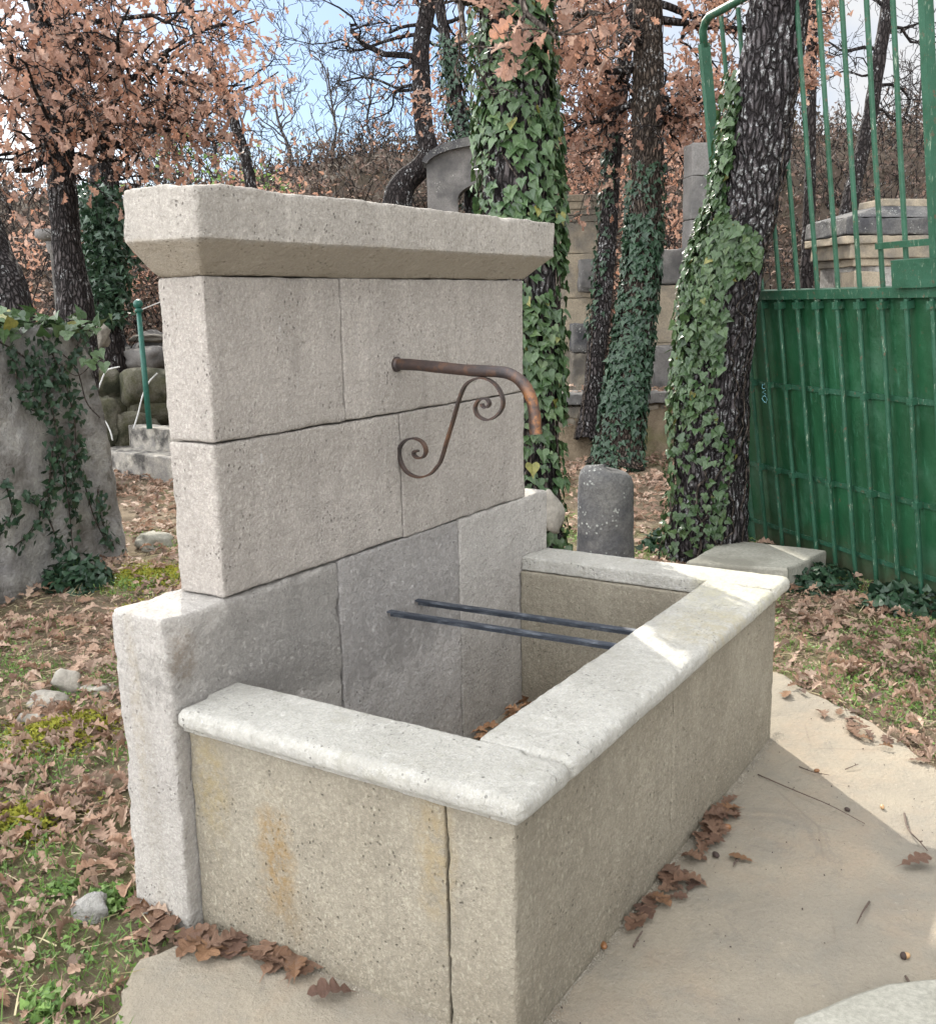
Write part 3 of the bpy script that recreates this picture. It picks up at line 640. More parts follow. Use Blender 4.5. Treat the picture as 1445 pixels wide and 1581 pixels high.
# ------------------------------------------------------------------ trees
rng = np.random.default_rng(7)
def rnd_unit(n):
    v = rng.normal(size=(n, 3)); return v/np.linalg.norm(v, axis=1)[:, None]
class Trunk:
    def __init__(s, nodes, k=10, root=True):
        """nodes: (px, py, depth, half width in px), top to bottom or bottom to top; reordered upward"""
        P = []
        for n in nodes: c = at(n[0], n[1], n[2]); P.append([*c, n[3]*n[2]/FPX])
        P = sorted(P, key=lambda q: q[2])
        if root:
            b = P[0]; h = H(b[0], b[1]); dd = np.array(b)-np.array(P[1])
            if b[2] > h+.02:
                kx = (b[2]-h)/max(.3, P[1][2]-b[2])
                P.insert(0, [b[0]+np.clip(dd[0]*kx, -.15, .15), b[1]+np.clip(dd[1]*kx, -.15, .15), h-.03, b[3]*1.25])
        s.path = spline(np.array(P), k); s.base = s.path[0, :3].copy()
    def mesh(s, name, mat, parent, seg=40, rough=.02, flare=.25, ridge=24.0, vs=.035):
        L = [0]
        for a, b in zip(s.path[:-1], s.path[1:]): L.append(L[-1]+np.linalg.norm(b[:3]-a[:3]))
        L = np.array(L); n = max(12, int(L[-1]/vs)); tt = np.linspace(0, L[-1], n)
        Q = np.array([[np.interp(t, L, s.path[:, c]) for c in range(4)] for t in tt])
        V = []
        for i, q in enumerate(Q):
            t = Q[min(i+1, n-1), :3]-Q[max(i-1, 0), :3]; t /= np.linalg.norm(t)
            a = np.cross(t, [0, 1., .1]); a /= np.linalg.norm(a); b = np.cross(t, a)
            for k in range(seg):
                w = 2*math.pi*k/seg; d = a*math.cos(w)+b*math.sin(w)
                fl = 1+flare*math.exp(-tt[i]/.18)*(1+.5*math.sin(3*w+q[0]*5)+.3*math.sin(5*w))
                pt = Vector((math.cos(w)*q[3]*ridge, math.sin(w)*q[3]*ridge, tt[i]*ridge*.22))
                rr = q[3]*fl*(1+.08*noise.noise(Vector((math.cos(w)*1.2, math.sin(w)*1.2, tt[i]*1.5))))
                rd = noise.noise(pt+Vector((0, 0, q[0]))); rd2 = noise.noise(pt*2.1)
                rr += rough*(abs(rd)*1.6-.35+rd2*.35)
                V.append(q[:3]+d*rr)
        F = [(i*seg+k, i*seg+(k+1) % seg, (i+1)*seg+(k+1) % seg, (i+1)*seg+k) for i in range(n-1) for k in range(seg)]
        F.append(tuple(range((n-1)*seg, n*seg)))
        return build(name, V, F, mat, parent, True)
    def sample(s, n):
        i = rng.uniform(0, len(s.path)-1.001, n); k = i.astype(int); f = (i-k)[:, None]
        Q = s.path[k]*(1-f)+s.path[k+1]*f; T = s.path[k+1, :3]-s.path[k, :3]; T /= np.linalg.norm(T, axis=1)[:, None]
        w = rng.uniform(0, 2*math.pi, n); a = np.cross(T, np.array([0, 1., .1])); a /= np.linalg.norm(a, axis=1)[:, None]; b = np.cross(T, a)
        N = a*np.cos(w)[:, None]+b*np.sin(w)[:, None]
        return Q[:, :3]+N*Q[:, 3:4], N, T
def proj(P):
    d = P-CAM; z = d@VF; return PW/2+FPX*(d@VR)/z, PH/2-FPX*(d@VU)/z
def ivy_on(tr, n, size, keep, mat, label, off=(.005, .06), tpl=None, stems=14, hang=1.0, stem_mat='twig'):
    """a climbing plant of its own: leaves over a trunk, and its stems"""
    root = thing('ivy_plant', tr.base, label, 'ivy')
    P, N, T = tr.sample(n); px, py = proj(P); side = N@VR
    cl = np.array([noise.noise(Vector(p*5)) for p in P])
    kp = keep(px, py, side, cl) > rng.uniform(0, 1, n); P, N, T = P[kp], N[kp], T[kp]; m = len(P)
    P = P+N*rng.uniform(off[0], off[1], m)[:, None]
    down = -T+rng.normal(scale=.45, size=(m, 3)); down -= N*np.sum(down*N, 1)[:, None]*.7; down += N*.35
    nd = N+rng.normal(scale=.33, size=(m, 3))+np.array([0, 0, .35])
    S = size*rng.uniform(.4, 1.3, m)*(1-.25*rng.uniform(0, 1, m))
    leaves('leaf_cover', tpl or IVY, P, frames(down, nd), S, mat, root)
    mb = MB(); zs = tr.path[:, 2]
    for k in range(stems):
        w0 = rng.uniform(0, 2*math.pi); pts = []; w = w0; e = int(len(tr.path)*rng.uniform(.35, .95))
        for i in range(0, e):
            q = tr.path[i]; T_ = tr.path[min(i+1, len(tr.path)-1), :3]-tr.path[max(i-1, 0), :3]; T_ /= np.linalg.norm(T_)
            a = np.cross(T_, [0, 1., .1]); a /= np.linalg.norm(a); b = np.cross(T_, a); w += rng.normal()*.12
            pts.append(q[:3]+(a*math.cos(w)+b*math.sin(w))*(q[3]*(1.04+.2*math.exp(-i/4))+.006))
        if len(pts) > 3: mb.tube(pts, list(np.linspace(.008, .003, len(pts))*rng.uniform(.6, 1.2)), 5)
    mb.build('stem', M[stem_mat], root, True)
    return root
def limb(a, b, r0, r1, wob, n=9, sag=0):
    a = np.array(a); b = np.array(b); L = np.linalg.norm(b-a); P = []
    o = rng.normal(size=3)*100
    for i in range(n):
        t = i/(n-1); w = np.array([noise.noise(Vector(o+[t*3, k*9, 0])) for k in range(3)])*wob*L*math.sin(math.pi*min(1, t*1.0))*1.0
        P.append(a+(b-a)*t+w+np.array([0, 0, sag*L*math.sin(math.pi*t)]))
    return np.array(P), np.linspace(r0, r1, n)
def twigs(mb, P, R, n, length, depth, tips, up=.1, spread=.9, sides=5, rmin=.0025, f0=.25):
    """sub-branches along a limb, collecting the points where leaves grow"""
    for k in range(n):
        i = min(len(P)-2, int(len(P)*(f0+(1-f0)*rng.uniform()))); t = P[i+1]-P[i]; t /= np.linalg.norm(t)
        v = rng.normal(size=3); v -= t*np.dot(v, t); v /= np.linalg.norm(v)
        d = t*rng.uniform(.35, .9)+v*spread+np.array([0, 0, up]); d /= np.linalg.norm(d)
        L = length*rng.uniform(.5, 1.2); r0 = max(rmin*1.2, R[i]*.55)
        Q, RR = limb(P[i], P[i]+d*L, r0, max(rmin, r0*.35), .35, 6)
        mb.tube(Q, list(RR), sides, False)
        if depth > 0: twigs(mb, Q, RR, max(2, int(n*.6)), length*.5, depth-1, tips, up, spread, max(3, sides-1), rmin, .2)
        else:
            for j in range(2, len(Q)): tips.append((Q[j], Q[j]-Q[j-1]))
def foliage(name, tips, per, size, tpl, mat, parent, spread=.06, droop=.5, keep=None):
    T = np.array([t[0] for t in tips]); D = np.array([t[1] for t in tips]); D /= np.linalg.norm(D, axis=1)[:, None]+1e-9
    T = np.repeat(T, per, 0); D = np.repeat(D, per, 0); m = len(T)
    if keep is not None:
        px, py = proj(T); k = keep(px, py) > rng.uniform(0, 1, m); T, D = T[k], D[k]; m = len(T)
    P = T+rng.normal(scale=spread, size=(m, 3)); xd = D*.6+rng.normal(scale=.6, size=(m, 3))+np.array([0, 0, -droop])
    nd = rng.normal(size=(m, 3))+np.array([0, 0, .5])
    return leaves(name, tpl, P, frames(xd, nd), size*rng.uniform(.6, 1.25, m), mat, parent)

# --- tree A: ivy-clad oak right behind the fountain
TA = Trunk([(790, -520, 4.55, 42), (786, -250, 4.6, 48), (790, 0, 4.6, 52), (796, 160, 4.6, 54), (804, 320, 4.6, 54), (812, 470, 4.6, 48), (815, 600, 4.6, 42), (822, 780, 4.62, 38), (832, 960, 4.64, 46)])
tA = thing('oak_tree', TA.base, 'oak trunk thickly clad in large-leaved ivy, right behind the fountain wall', 'tree')
TA.mesh('trunk', M['bark'], tA, 56, .012, .15)
mb = MB(); tips = []
top = TA.path[-1, :3]
for (a, b, r) in (((.80), at(700, 70, 4.2), .03), ((.8), at(860, 60, 4.1), .028), (.78, at(930, 20, 4.5), .03), (.82, at(1010, -200, 5.0), .045), (.82, at(560, -330, 4.6), .045), (.9, at(850, -520, 4.0), .05)):
    s_ = TA.path[int(len(TA.path)*a), :3]; P, R = limb(s_, b, r, .006, .25, 10); mb.tube(P, list(R), 7); twigs(mb, P, R, 6, .32, 1, tips, f0=.55, rmin=.002)
mb.build('branches', M['twig'], tA, True)
foliage('foliage', tips, 2, .105, OAK2, M['oak_leaf'], tA, .05, .4, lambda x, y: np.where(y < -90, .8, np.where((x > 635) & (x < 690) & (y < 100) & (y > 20), .6, np.where((x > 745) & (x < 930) & (y < 95), .38, .0))))
def keepA(px, py, side, cl):
    d = np.where(py < 430, .92, .75); d = np.where(cl > .22, d*.25, d); d = np.where((py < 130) & (px < 772) & (px > 735), d*.45, d)
    d = np.where(py > 700, .42, d); return d
ivy_on(TA, 9800, .054, keepA, M['ivy'], 'large-leaved green ivy covering the oak trunk right behind the fountain wall', (.005, .05))

# --- tree B: pair behind the low wall
TB_ = Trunk([(992, -420, 9.8, 20), (994, -150, 9.8, 21), (999, 0, 9.8, 22), (1000, 150, 9.8, 23), (998, 260, 9.8, 23), (992, 390, 9.8, 24), (977, 530, 9.8, 26), (964, 616, 9.8, 29), (955, 700, 9.8, 34), (952, 722, 9.8, 38)])
tB = thing('oak_tree', TB_.base, 'upright brown-barked oak behind the rounded dark stone, ivy on its lower half', 'tree')
TB_.mesh('trunk', M['bark_brown'], tB, 44, .016, .2)
mb = MB(); tips = []
for (a, tx, ty, d, r) in ((.62, 1060, 130, 9.4, .05), (.7, 880, 60, 9.6, .05), (.66, 905, 190, 10.2, .04), (.75, 1120, 40, 9.8, .05), (.8, 1090, -100, 9.2, .06), (.8, 880, -120, 9.5, .05), (.9, 980, -420, 9.6, .06), (.72, 940, 10, 9.0, .04), (.7, 1060, 260, 10.0, .035), (.66, 870, 230, 10.4, .035), (.85, 1240, -60, 9.6, .05), (.78, 1255, 60, 10.2, .04), (.68, 1100, 170, 10.6, .04), (.7, 910, 120, 10.5, .04), (.74, 960, 60, 10.8, .04)):
    s_ = TB_.path[int(len(TB_.path)*a), :3]; P, R = limb(s_, at(tx, ty, d), r, .008, .22, 10); mb.tube(P, list(R), 7); twigs(mb, P, R, 8, .6, 2, tips, f0=.3, rmin=.0035)
mb.build('branches', M['bark_far'], tB, True)
def keepB(x, y):
    k = np.where(y < -10, .8, .85); k = np.where((y > 250), .45, k)
    k = np.where((x > 960) & (x < 1035) & (y > 30), .06, k); k = np.where((x > 1130) & (y > -10) & (x < 1225), .0, k); return np.where(x > 1265, .15, k)
foliage('foliage', tips, 2, .105, OAK1, M['oak_leaf'], tB, .07, .4, keepB)
def keepBi(px, py, side, cl):
    k = np.where(py > 330, .95, 0); k = np.where((py > 250) & (py <= 330), .3, k); k = np.where((py > 640), .4, k); return np.where(cl > .35, k*.4, k)
ivy_on(TB_, 12500, .07, keepBi, M['ivy_dark'], 'dark green ivy over the lower half of the upright brown-barked oak', (.005, .05), IVY0)
TB2 = Trunk([(985, -60, 10.9, 9), (968, 60, 10.9, 10), (955, 160, 10.8, 12), (945, 260, 10.8, 13), (937, 390, 10.7, 14), (926, 500, 10.6, 14), (914, 605, 10.5, 14)])
tB2 = thing('oak_tree', TB2.base, 'slimmer leaning trunk standing just left of the upright brown-barked oak', 'tree')
TB2.mesh('trunk', M['bark'], tB2, 32, .014, .2)
ivy_on(TB2, 2600, .075, lambda px, py, s, c: np.where((py > 200) & (py < 520) & (s < .0), .55, 0)*np.where(c > .2, .4, 1), M['ivy_dark'], 'dark ivy on the left side of the slimmer leaning trunk', (.005, .06), IVY0, 6)

# --- tree C: near leaning oak before the gate
TC = Trunk([(1255, -420, 4.75, 38), (1228, -180, 5.0, 42), (1203, 0, 5.3, 43), (1184, 130, 5.45, 46), (1171, 216, 5.55, 47), (1156, 303, 5.65, 46), (1137, 370, 5.75, 48), (1118, 440, 5.85, 51), (1107, 530, 6.0, 51), (1100, 640, 6.12, 52), (1096, 760, 6.25, 53), (1086, 862, 6.38, 56)])
tC = thing('oak_tree', TC.base, 'thick dark oak trunk with lichen, leaning right in front of the green gate', 'tree')
TC.mesh('trunk', M['bark_c'], tC, 150, .022, .12, 34, .02)
mb = MB(); tips = []
for (a, tx, ty, d, r) in ((.93, 1300, -500, 4.6, .05), (.9, 1120, -420, 5.2, .05), (.8, 1300, -260, 5.0, .04), (.88, 1500, -300, 5.2, .04)):
    s_ = TC.path[int(len(TC.path)*a), :3]; P, R = limb(s_, at(tx, ty, d), r, .008, .2, 10); mb.tube(P, list(R), 7); twigs(mb, P, R, 6, .45, 1, tips, f0=.3)
mb.build('branches', M['bark'], tC, True)
foliage('foliage', tips, 1, .1, OAK1, M['oak_leaf'], tC, .06, .4, lambda x, y: np.where(y < -40, .7, 0))
def keepC(px, py, side, cl):
    lim = np.interp(py, [90, 120, 300, 335, 355, 400, 440, 520, 640, 700, 760, 870], [-1.2, -.86, -.78, -.6, .25, .4, -.1, -.05, -.1, .45, .3, .1])
    d = np.where(side < lim, .95, 0); d = np.where(cl > .25, d*.45, d)
    return np.where(py > 660, d*.35, np.where(py < 290, d*.75, d))
ivy_on(TC, 15000, .056, keepC, M['ivy'], 'bright green ivy climbing the left side of the leaning oak by the gate', (.005, .07), IVY, 10)

# --- left oak with brown crown
TD = Trunk([(48, -350, 8.7, 14), (58, -120, 8.8, 18), (66, 0, 8.9, 21), (78, 120, 9, 20), (89, 200, 9, 21), (97, 300, 9, 21), (104, 385, 9, 22), (116, 465, 9, 27), (120, 560, 9, 30), (118, 690, 9, 36)])
tD = thing('oak_tree', TD.base, 'dark oak trunk with a crown of brown dry leaves at the upper left', 'tree')
TD.mesh('trunk', M['bark'], tD, 44, .016, .2)
mb = MB(); tips = []
tg = [(180, 190, 8.6), (300, 140, 8.8), (400, 30, 8.6), (380, 130, 9.0), (430, 110, 9.3), (240, 60, 8.4), (130, 40, 8.2), (-40, 120, 8.6), (-60, 250, 8.4), (20, 200, 8.2), (160, 100, 9.4), (280, 200, 9.4), (330, 60, 9.5), (80, -80, 8.4), (230, -90, 8.8), (360, -120, 9.2), (-60, -40, 9.0), (40, -250, 9), (200, -260, 8.6), (330, -300, 9.4), (120, 140, 8.0), (30, 90, 7.8), (200, 10, 7.9), (60, 10, 8.1), (300, 0, 8.2), (-20, 30, 8.0), (330, 190, 8.6), (120, 210, 8.5), (90, -400, 9), (220, 240, 9.0)]
for (tx, ty, d) in tg:
    a = np.interp(ty, [-400, -100, 100, 250], [.9, .78, .62, .56]); s_ = TD.path[int(len(TD.path)*a), :3]
    P, R = limb(s_, at(tx, ty, 8.9+(d-8.9)*2.2), .036, .006, .22, 10); mb.tube(P, list(R), 7); twigs(mb, P, R, 6, .75, 2, tips, f0=.35, rmin=.0025, up=.0)
mb.build('branches', M['bark_far'], tD, True)
def keepD(x, y):
    k = np.where(x < 330, .52, .4); k = np.where((y > 215) & (x > 60), .35, k); k = np.where((y > 240) & (x > 75) & (x < 125), 0, k)
    k = np.where(y > 285, 0, k); k = np.where(x > 435, 0, k); k = np.where(y < -20, .6, k); return k
foliage('foliage', tips, 2, .11, OAK1, M['oak_leaf'], tD, .12, .9, keepD)

# --- other trunks
def simple_tree(nodes, label, mat='bark_far', limbs=(), seg=22, leaf=None, ridge=18, rough=.01, keep=None, tw=6, tl=.8, dep=1, rmin=.005, lsize=.1, group=None):
    T = Trunk(nodes, 8); t = thing('tree', T.base, label, 'tree', group); T.mesh('trunk', M[mat], t, seg, rough, .2, ridge)
    if limbs:
        mb = MB(); tips = []
        for (a, tx, ty, d, r) in limbs:
            s_ = T.path[min(len(T.path)-1, int(len(T.path)*a)), :3]; P, R = limb(s_, at(tx, ty, d), r, rmin, .22, 12); mb.tube(P, list(R), 6, False); twigs(mb, P, R, tw, tl, dep, tips, f0=.15, rmin=rmin)
        mb.build('branches', M[mat], t, True)
        if leaf: foliage('foliage', tips, 1, lsize, OAK0, M[leaf], t, .08, .3, keep)
    return T
simple_tree([(-100, 180, 7.4, 38), (-58, 300, 7.4, 42), (-24, 400, 7.3, 45), (0, 480, 7.2, 48), (8, 640, 7.2, 52)], 'leaning dark trunk with white lichen at the left edge behind the rock slab', 'bark', seg=40, rough=.018)
simple_tree([(660, -200, 15, 13), (664, -60, 15, 13), (662, 0, 15, 13), (650, 70, 15, 13), (651, 150, 15, 14), (655, 200, 15, 14), (662, 235, 15, 15), (648, 260, 15, 17), (622, 285, 15, 20), (612, 330, 15, 24)],
    'crooked dark tree with bare branches above the middle of the coping', 'bark_far',
    [(.66, 483, -10, 15, .055), (.75, 560, 40, 15.4, .03), (.8, 600, -60, 14.6, .04), (.84, 560, -120, 15, .035), (.72, 700, 100, 15.4, .03), (.70, 600, 130, 15.2, .035), (.62, 560, 190, 15.4, .03), (.9, 740, -150, 15, .06), (.62, 500, 120, 15.6, .03), (.72, 440, 60, 15.2, .03), (.8, 520, -50, 14.5, .03)], 26,
    'oak_leaf', keep=lambda x, y: np.where(x > 560, .2, .05), tw=7, tl=.75, dep=2, rmin=.004)
Ti = simple_tree([(664, -160, 13, 8), (678, 0, 13, 8), (691, 75, 13, 8), (699, 120, 13, 9), (709, 180, 13, 9), (722, 240, 13, 10), (730, 330, 13, 12)], 'slender ivy-covered tree between the crooked tree and the big ivy trunk', 'bark_far', [(.8, 760, -20, 13, .03), (.75, 600, -60, 13, .03), (.7, 740, 90, 13.4, .02), (.6, 690, 200, 13.4, .015), (.6, 760, 200, 13.2, .015)], 16, 'oak_leaf', tw=8, tl=.5, rmin=.004)
ivy_on(Ti, 1500, .08, lambda px, py, s, c: np.where(py > 55, .9, 0), M['ivy_dark'], 'ivy on the slender tree left of the big ivy trunk', (.01, .12), IVY0, 3)
simple_tree([(275, -70, 12, 7), (298, 33, 12, 6), (314, 80, 12, 6), (346, 140, 12, 7), (362, 190, 12, 8), (376, 232, 12, 8), (388, 290, 12, 9), (400, 370, 12, 11)], 'slim dark trunk leaning left above the left part of the coping', 'bark_far', [(.75, 420, -60, 12.5, .02), (.8, 220, -100, 12, .02), (.6, 440, 60, 12.4, .015)], 16, tw=5, tl=.6, rmin=.004)
simple_tree([(172, 120, 14, 8), (166, 200, 14, 9), (168, 270, 14, 10), (172, 330, 14, 12), (172, 420, 14, 13)], 'forked dark tree behind the brown-leaved oak', 'bark_far', [(.45, 130, 190, 14, .05), (.45, 200, 180, 13.6, .05), (.5, 290, 262, 13.5, .04), (.6, 230, 200, 14.5, .03)], 18, 'scrub', tw=7, tl=.7, rmin=.005)
simple_tree([(1384, -150, 14, 10), (1371, 0, 14, 10), (1355, 100, 14, 10), (1341, 190, 14, 11), (1315, 300, 14, 13), (1300, 400, 14, 15)], 'dark bare trunk leaning right, seen through the bars of the gate', 'bark_far', [(.7, 1230, 60, 14.5, .03), (.75, 1480, 40, 14, .03), (.6, 1460, 150, 14.4, .025), (.65, 1260, 120, 14.4, .02), (.8, 1300, -60, 14, .03), (.55, 1440, 200, 14.5, .02)], 20, tw=8, tl=.9, dep=2, rmin=.0035)
simple_tree([(1254, -120, 12.5, 7), (1254, 0, 12.5, 8), (1252, 120, 12.5, 8), (1250, 300, 12.5, 9), (1243, 470, 12.5, 11)], 'straight thin trunk with brown leaves just right of the leaning oak, behind the gate', 'bark_far', [(.75, 1262, 60, 12.3, .02), (.7, 1275, 110, 12.6, .015), (.8, 1235, 10, 12.4, .02), (.78, 1290, 20, 12.4, .02)], 16, 'oak_leaf', tw=5, tl=.3, rmin=.004)
# ivy bush tree by the left oak
TG = Trunk([(150, 250, 12.2, 12), (158, 340, 12.2, 14), (166, 430, 12.2, 17), (172, 530, 12.2, 20)])
tG = thing('tree', TG.base, 'stubby dark green tree buried in ivy, right of the brown-leaved oak trunk', 'tree'); TG.mesh('trunk', M['bark_far'], tG, 18, .01)
c = []
for k in range(900):
    py = rng.uniform(290, 500); cx = np.interp(py, [290, 400, 500], [150, 160, 170]); w = np.interp(py, [290, 340, 430, 500], [20, 34, 30, 14])
    c.append((at(cx+rng.normal()*w*.6, py, 12.2+rng.normal()*.25), rnd_unit(1)[0]))
foliage('foliage', c, 4, .085, IVY0, M['ivy_dark'], tG, .05, .4)

# bare trees on the crest
protos = []
def bare_proto(seed, h):
    base = np.array([0., 0, 0]); t = thing('bare_tree', (0, 0, 0), 'x', 'tree'); mb = MB(); P, R = limb(base, base+[.2*h*rng.normal()*.4, .1*h*rng.normal(), h*.75], .055, .02, .12, 12); mb.tube(P, list(R), 7)
    mb.build('trunk', M['bark_pale'], t, True); mb = MB(); tips = []
    for k in range(7):
        i = int(rng.uniform(2, 11)); d = rng.normal(size=3)*.6; d[2] = abs(d[2])*.6+.75; d /= np.linalg.norm(d)
        Q, RR = limb(P[i], P[i]+d*h*rng.uniform(.25, .45), .022, .007, .2, 8); mb.tube(Q, list(RR), 5, False); twigs(mb, Q, RR, 5, h*.16, 1, tips, rmin=.007, sides=4, up=.4)
    mb.build('branches', M['bark_pale'], t, True); return t
protos = [bare_proto(i, 3.0+i*.4) for i in range(3)]
spots_ = [(398, 24, 1, 'on the bank, leftmost of three in the blue sky gap'), (455, 22.5, .9, 'on the bank, middle one of three in the blue sky gap'), (512, 24.5, 1.0, 'on the bank, rightmost of three in the blue sky gap'), (345, 23, 1, 'half hidden behind the slim leaning trunk'), (240, 24, 1.2, 'seen through the brown crown above the near end of the coping'), (575, 24, .8, 'just left of the crooked tree'), (100, 24, 1.2, 'behind the brown-leaved oak trunk'), (20, 25, 1.2, 'at the far left behind the thicket'), (700, 25, .9, 'between the crooked tree and the slender ivy-covered tree'), (1300, 26, .6, 'small, on the bank behind the third free gate bar'), (1400, 24.5, .8, 'small, on the bank behind the right-hand gate bars'), (920, 24, 1, 'behind the pair of trunks right of the big ivy trunk'), (1070, 24, 1, 'behind the tall grey stone pillar')]
for i, (px, d, sc_, lb) in enumerate(spots_):
    p = at(px, 300, d); src = protos[i % 3]
    if i < 3: r = src; kids = list(src.children)
    else:
        r = src.copy(); SC.collection.objects.link(r); kids = []
        for ch in src.children:
            cc = ch.copy(); SC.collection.objects.link(cc); cc.parent = r
    r.location = (p[0], p[1], H(p[0], p[1])-.1); r.rotation_euler = (0, 0, rng.uniform(0, 6.28)); r.scale = (sc_, sc_, sc_)
    r['label'] = 'bare tree '+lb; r['category'] = 'tree'; r['group'] = 'bare trees along the crest of the bank'

# scrub over the bank
n = 34000; s_ = rng.uniform(13.0, 24.5, n); t_ = rng.uniform(-11, 11, n)*s_/18
P = np.array([(CAM[0]+FH[0]*a+RH[0]*b, CAM[1]+FH[1]*a+RH[1]*b) for a, b in zip(s_, t_)])
z = np.array([H(*p) for p in P]); cl = np.array([noise.noise(Vector((p[0]*.9, p[1]*.9, 2))) for p in P])
P = np.column_stack([P, z+rng.uniform(0, 1, n)**2*(.35+.9*np.clip(cl+.25, 0, 1))])
o = leaves('scrub', OAK0, P, frames(rng.normal(size=(n, 3)), rng.normal(size=(n, 3))+[0, 0, .6]), .11*rng.uniform(.6, 1.3, n), M['scrub']); tag(o, 'brown leafy scrub and brambles covering the far bank', 'scrub', kind='stuff')
mb = MB()
for k in range(3600):
    a = rng.uniform(13.2, 23.6); b = rng.uniform(-9, 9)*a/18; x = CAM[0]+FH[0]*a+RH[0]*b; y = CAM[1]+FH[1]*a+RH[1]*b; p = np.array([x, y, H(x, y)])
    d = rng.normal(size=3)*.5; d[2] = abs(d[2])+.5; Q, R = limb(p, p+d*rng.uniform(.3, .9), .011, .004, .4, 5); mb.tube(Q, list(R), 3, False)
tag(mb.build('brushwood', M['bark_far']), 'tangle of bare grey stems growing over the far bank', 'brushwood', kind='stuff')
# brown-leaved thicket at the foot of the bank
def bush(px, py, d, w, h, n, label, mat='scrub', size=.09, tpl=OAK0, name='bush'):
    b = ground(px, py) if d is None else at(px, py, d); b = np.array([b[0], b[1], H(b[0], b[1])]); t = thing(name, b, label, 'bush'); mb = MB(); tips = []
    for k in range(max(5, int(w*7))):
        a = b+np.array([rng.normal()*w*.3, rng.normal()*w*.3, 0]); e = a+np.array([rng.normal()*w*.35, rng.normal()*w*.35, h*rng.uniform(.5, 1.05)])
        P, R = limb(a, e, .014, .004, .3, 7); mb.tube(P, list(R), 4, False); twigs(mb, P, R, 6, h*.25, 1, tips, rmin=.003, sides=3)
    mb.build('stems', M['bark_far'], t); ix = rng.integers(0, len(tips), n); foliage('foliage', [tips[i] for i in ix], 1, size, tpl, M[mat], t, .12, .2)
bush(440, 350, 15, 1.3, 2.3, 1100, 'brown-leaved bush behind the left half of the coping', 'oak_leaf')
bush(520, 350, 14, 1.2, 1.7, 800, 'grey-brown bush behind the middle of the coping, left of the crooked tree')
bush(330, 350, 16, 1.3, 2.6, 900, 'greenish bush behind the near end of the coping', 'green', .07, IVY0)
bush(250, 330, 14.5, 1.5, 2.2, 1300, 'brown thicket between the ivy-buried tree and the coping', 'oak_leaf')
bush(30, 330, 12.5, 1.4, 2.4, 1500, 'brown-leaved thicket behind the left oak trunk', 'oak_leaf')
bush(210, 420, 13.3, 1.0, 1.7, 800, 'dark scrubby bush behind the green post', 'scrub')
bush(1045, 300, 13.5, 1.2, 2.9, 1100, 'russet bush behind the tall grey stone pillar', 'oak_leaf')
bush(880, 250, 14, 1.3, 3.2, 1200, 'russet bush between the ivy trunk and the slim leaning trunk', 'oak_leaf')
bush(600, 340, 14.3, 1.0, 1.5, 500, 'low dull green bush at the foot of the crooked tree', 'green', .06, IVY0)
bush(1230, 400, 13, 1.0, 1.6, 500, 'sparse brown bush behind the gate left of the capped pedestal', 'scrub')
bush(1440, 250, 16, 1.6, 1.4, 600, 'brown bush on the bank at the right edge behind the gate')

# ------------------------------------------------------------------ stones and monuments behind
def box8(mb, P, res=.05, r=.015, amp=.004, seed=0, wear=1.0, warp=0):
    """P: four ground-level corners (front-left, front-right, back-right, back-left) and z range"""
    (fl, fr, br, bl), z0, z1 = P; w = np.linalg.norm(np.array(fr)-fl); d = np.linalg.norm(np.array(bl)-fl); lo = (0, 0, 0); hi = (w, d, z1-z0)
    mp_ = {}
    for k, z in ((0, z0), (1, z1)):
        mp_[(0, 0, k)] = (*fl, z); mp_[(1, 0, k)] = (*fr, z); mp_[(1, 1, k)] = (*br, z); mp_[(0, 1, k)] = (*bl, z)
    rough_block(mb, lo, hi, res=res, r=r, amp=amp, seed=seed, wear=wear, warp=warp, deform=corners_map(lo, hi, mp_))
def rect(px0, px1, d, depth, az=0.0):
    """footprint facing the viewer between two columns at depth d, turned by az"""
    a = at(px0, 460, d)[:2]; b = at(px1, 460, d)[:2]; c = (a+b)/2; u = b-a; L = np.linalg.norm(u); u /= L
    u = np.array([u[0]*math.cos(az)-u[1]*math.sin(az), u[0]*math.sin(az)+u[1]*math.cos(az)]); v = np.array([-u[1], u[0]])
    if v@FH < 0: v = -v
    return (c-u*L/2, c+u*L/2, c+u*L/2+v*depth, c-u*L/2+v*depth)
def zof(px, py, d): return at(px, py, d)[2]
# big rock slab at left
fl = on_z(-170, 985)[:2]; fr = on_z(196, 853)[:2]; v = np.array([.45, .9]); v = v/np.linalg.norm(v)
d0 = 5.2; LO = (0, 0, 0); HI = (2.2, .45, 1.5)
TLt, TRt = at(-170, 500, 5.05), at(138, 515, 6.45); BLb, BRb = np.array([*fl, -.05]), np.array([*fr, -.05])
vv = np.array([*(v*.42), 0])
mp_ = {(0, 0, 0): BLb, (1, 0, 0): BRb, (1, 1, 0): BRb+vv, (0, 1, 0): BLb+vv, (0, 0, 1): TLt, (1, 0, 1): TRt, (1, 1, 1): TRt+vv*.8, (0, 1, 1): TLt+vv}
mb = MB(); rough_block(mb, LO, HI, res=.04, r=.05, amp=.022, wear=1.1, warp=.09, deform=corners_map(LO, HI, mp_), seed=21)
tag(mb.build('rock_slab', M['rock'], None, True), 'big upright grey and white rock slab hung with ivy at the left', 'rock')
RN = np.cross(BRb-BLb, TLt-BLb); RN /= np.linalg.norm(RN)
if RN@(CAM-BRb) < 0: RN = -RN
def on_rock(px, py):
    d = ray(px, py); k = ((BRb-CAM)@RN)/(d@RN); return CAM+d*k
iv = thing('ivy_plant', on_rock(100, 880), 'thin dark ivy trailing down the face of the big grey rock slab', 'ivy'); mb = MB(); LP = []
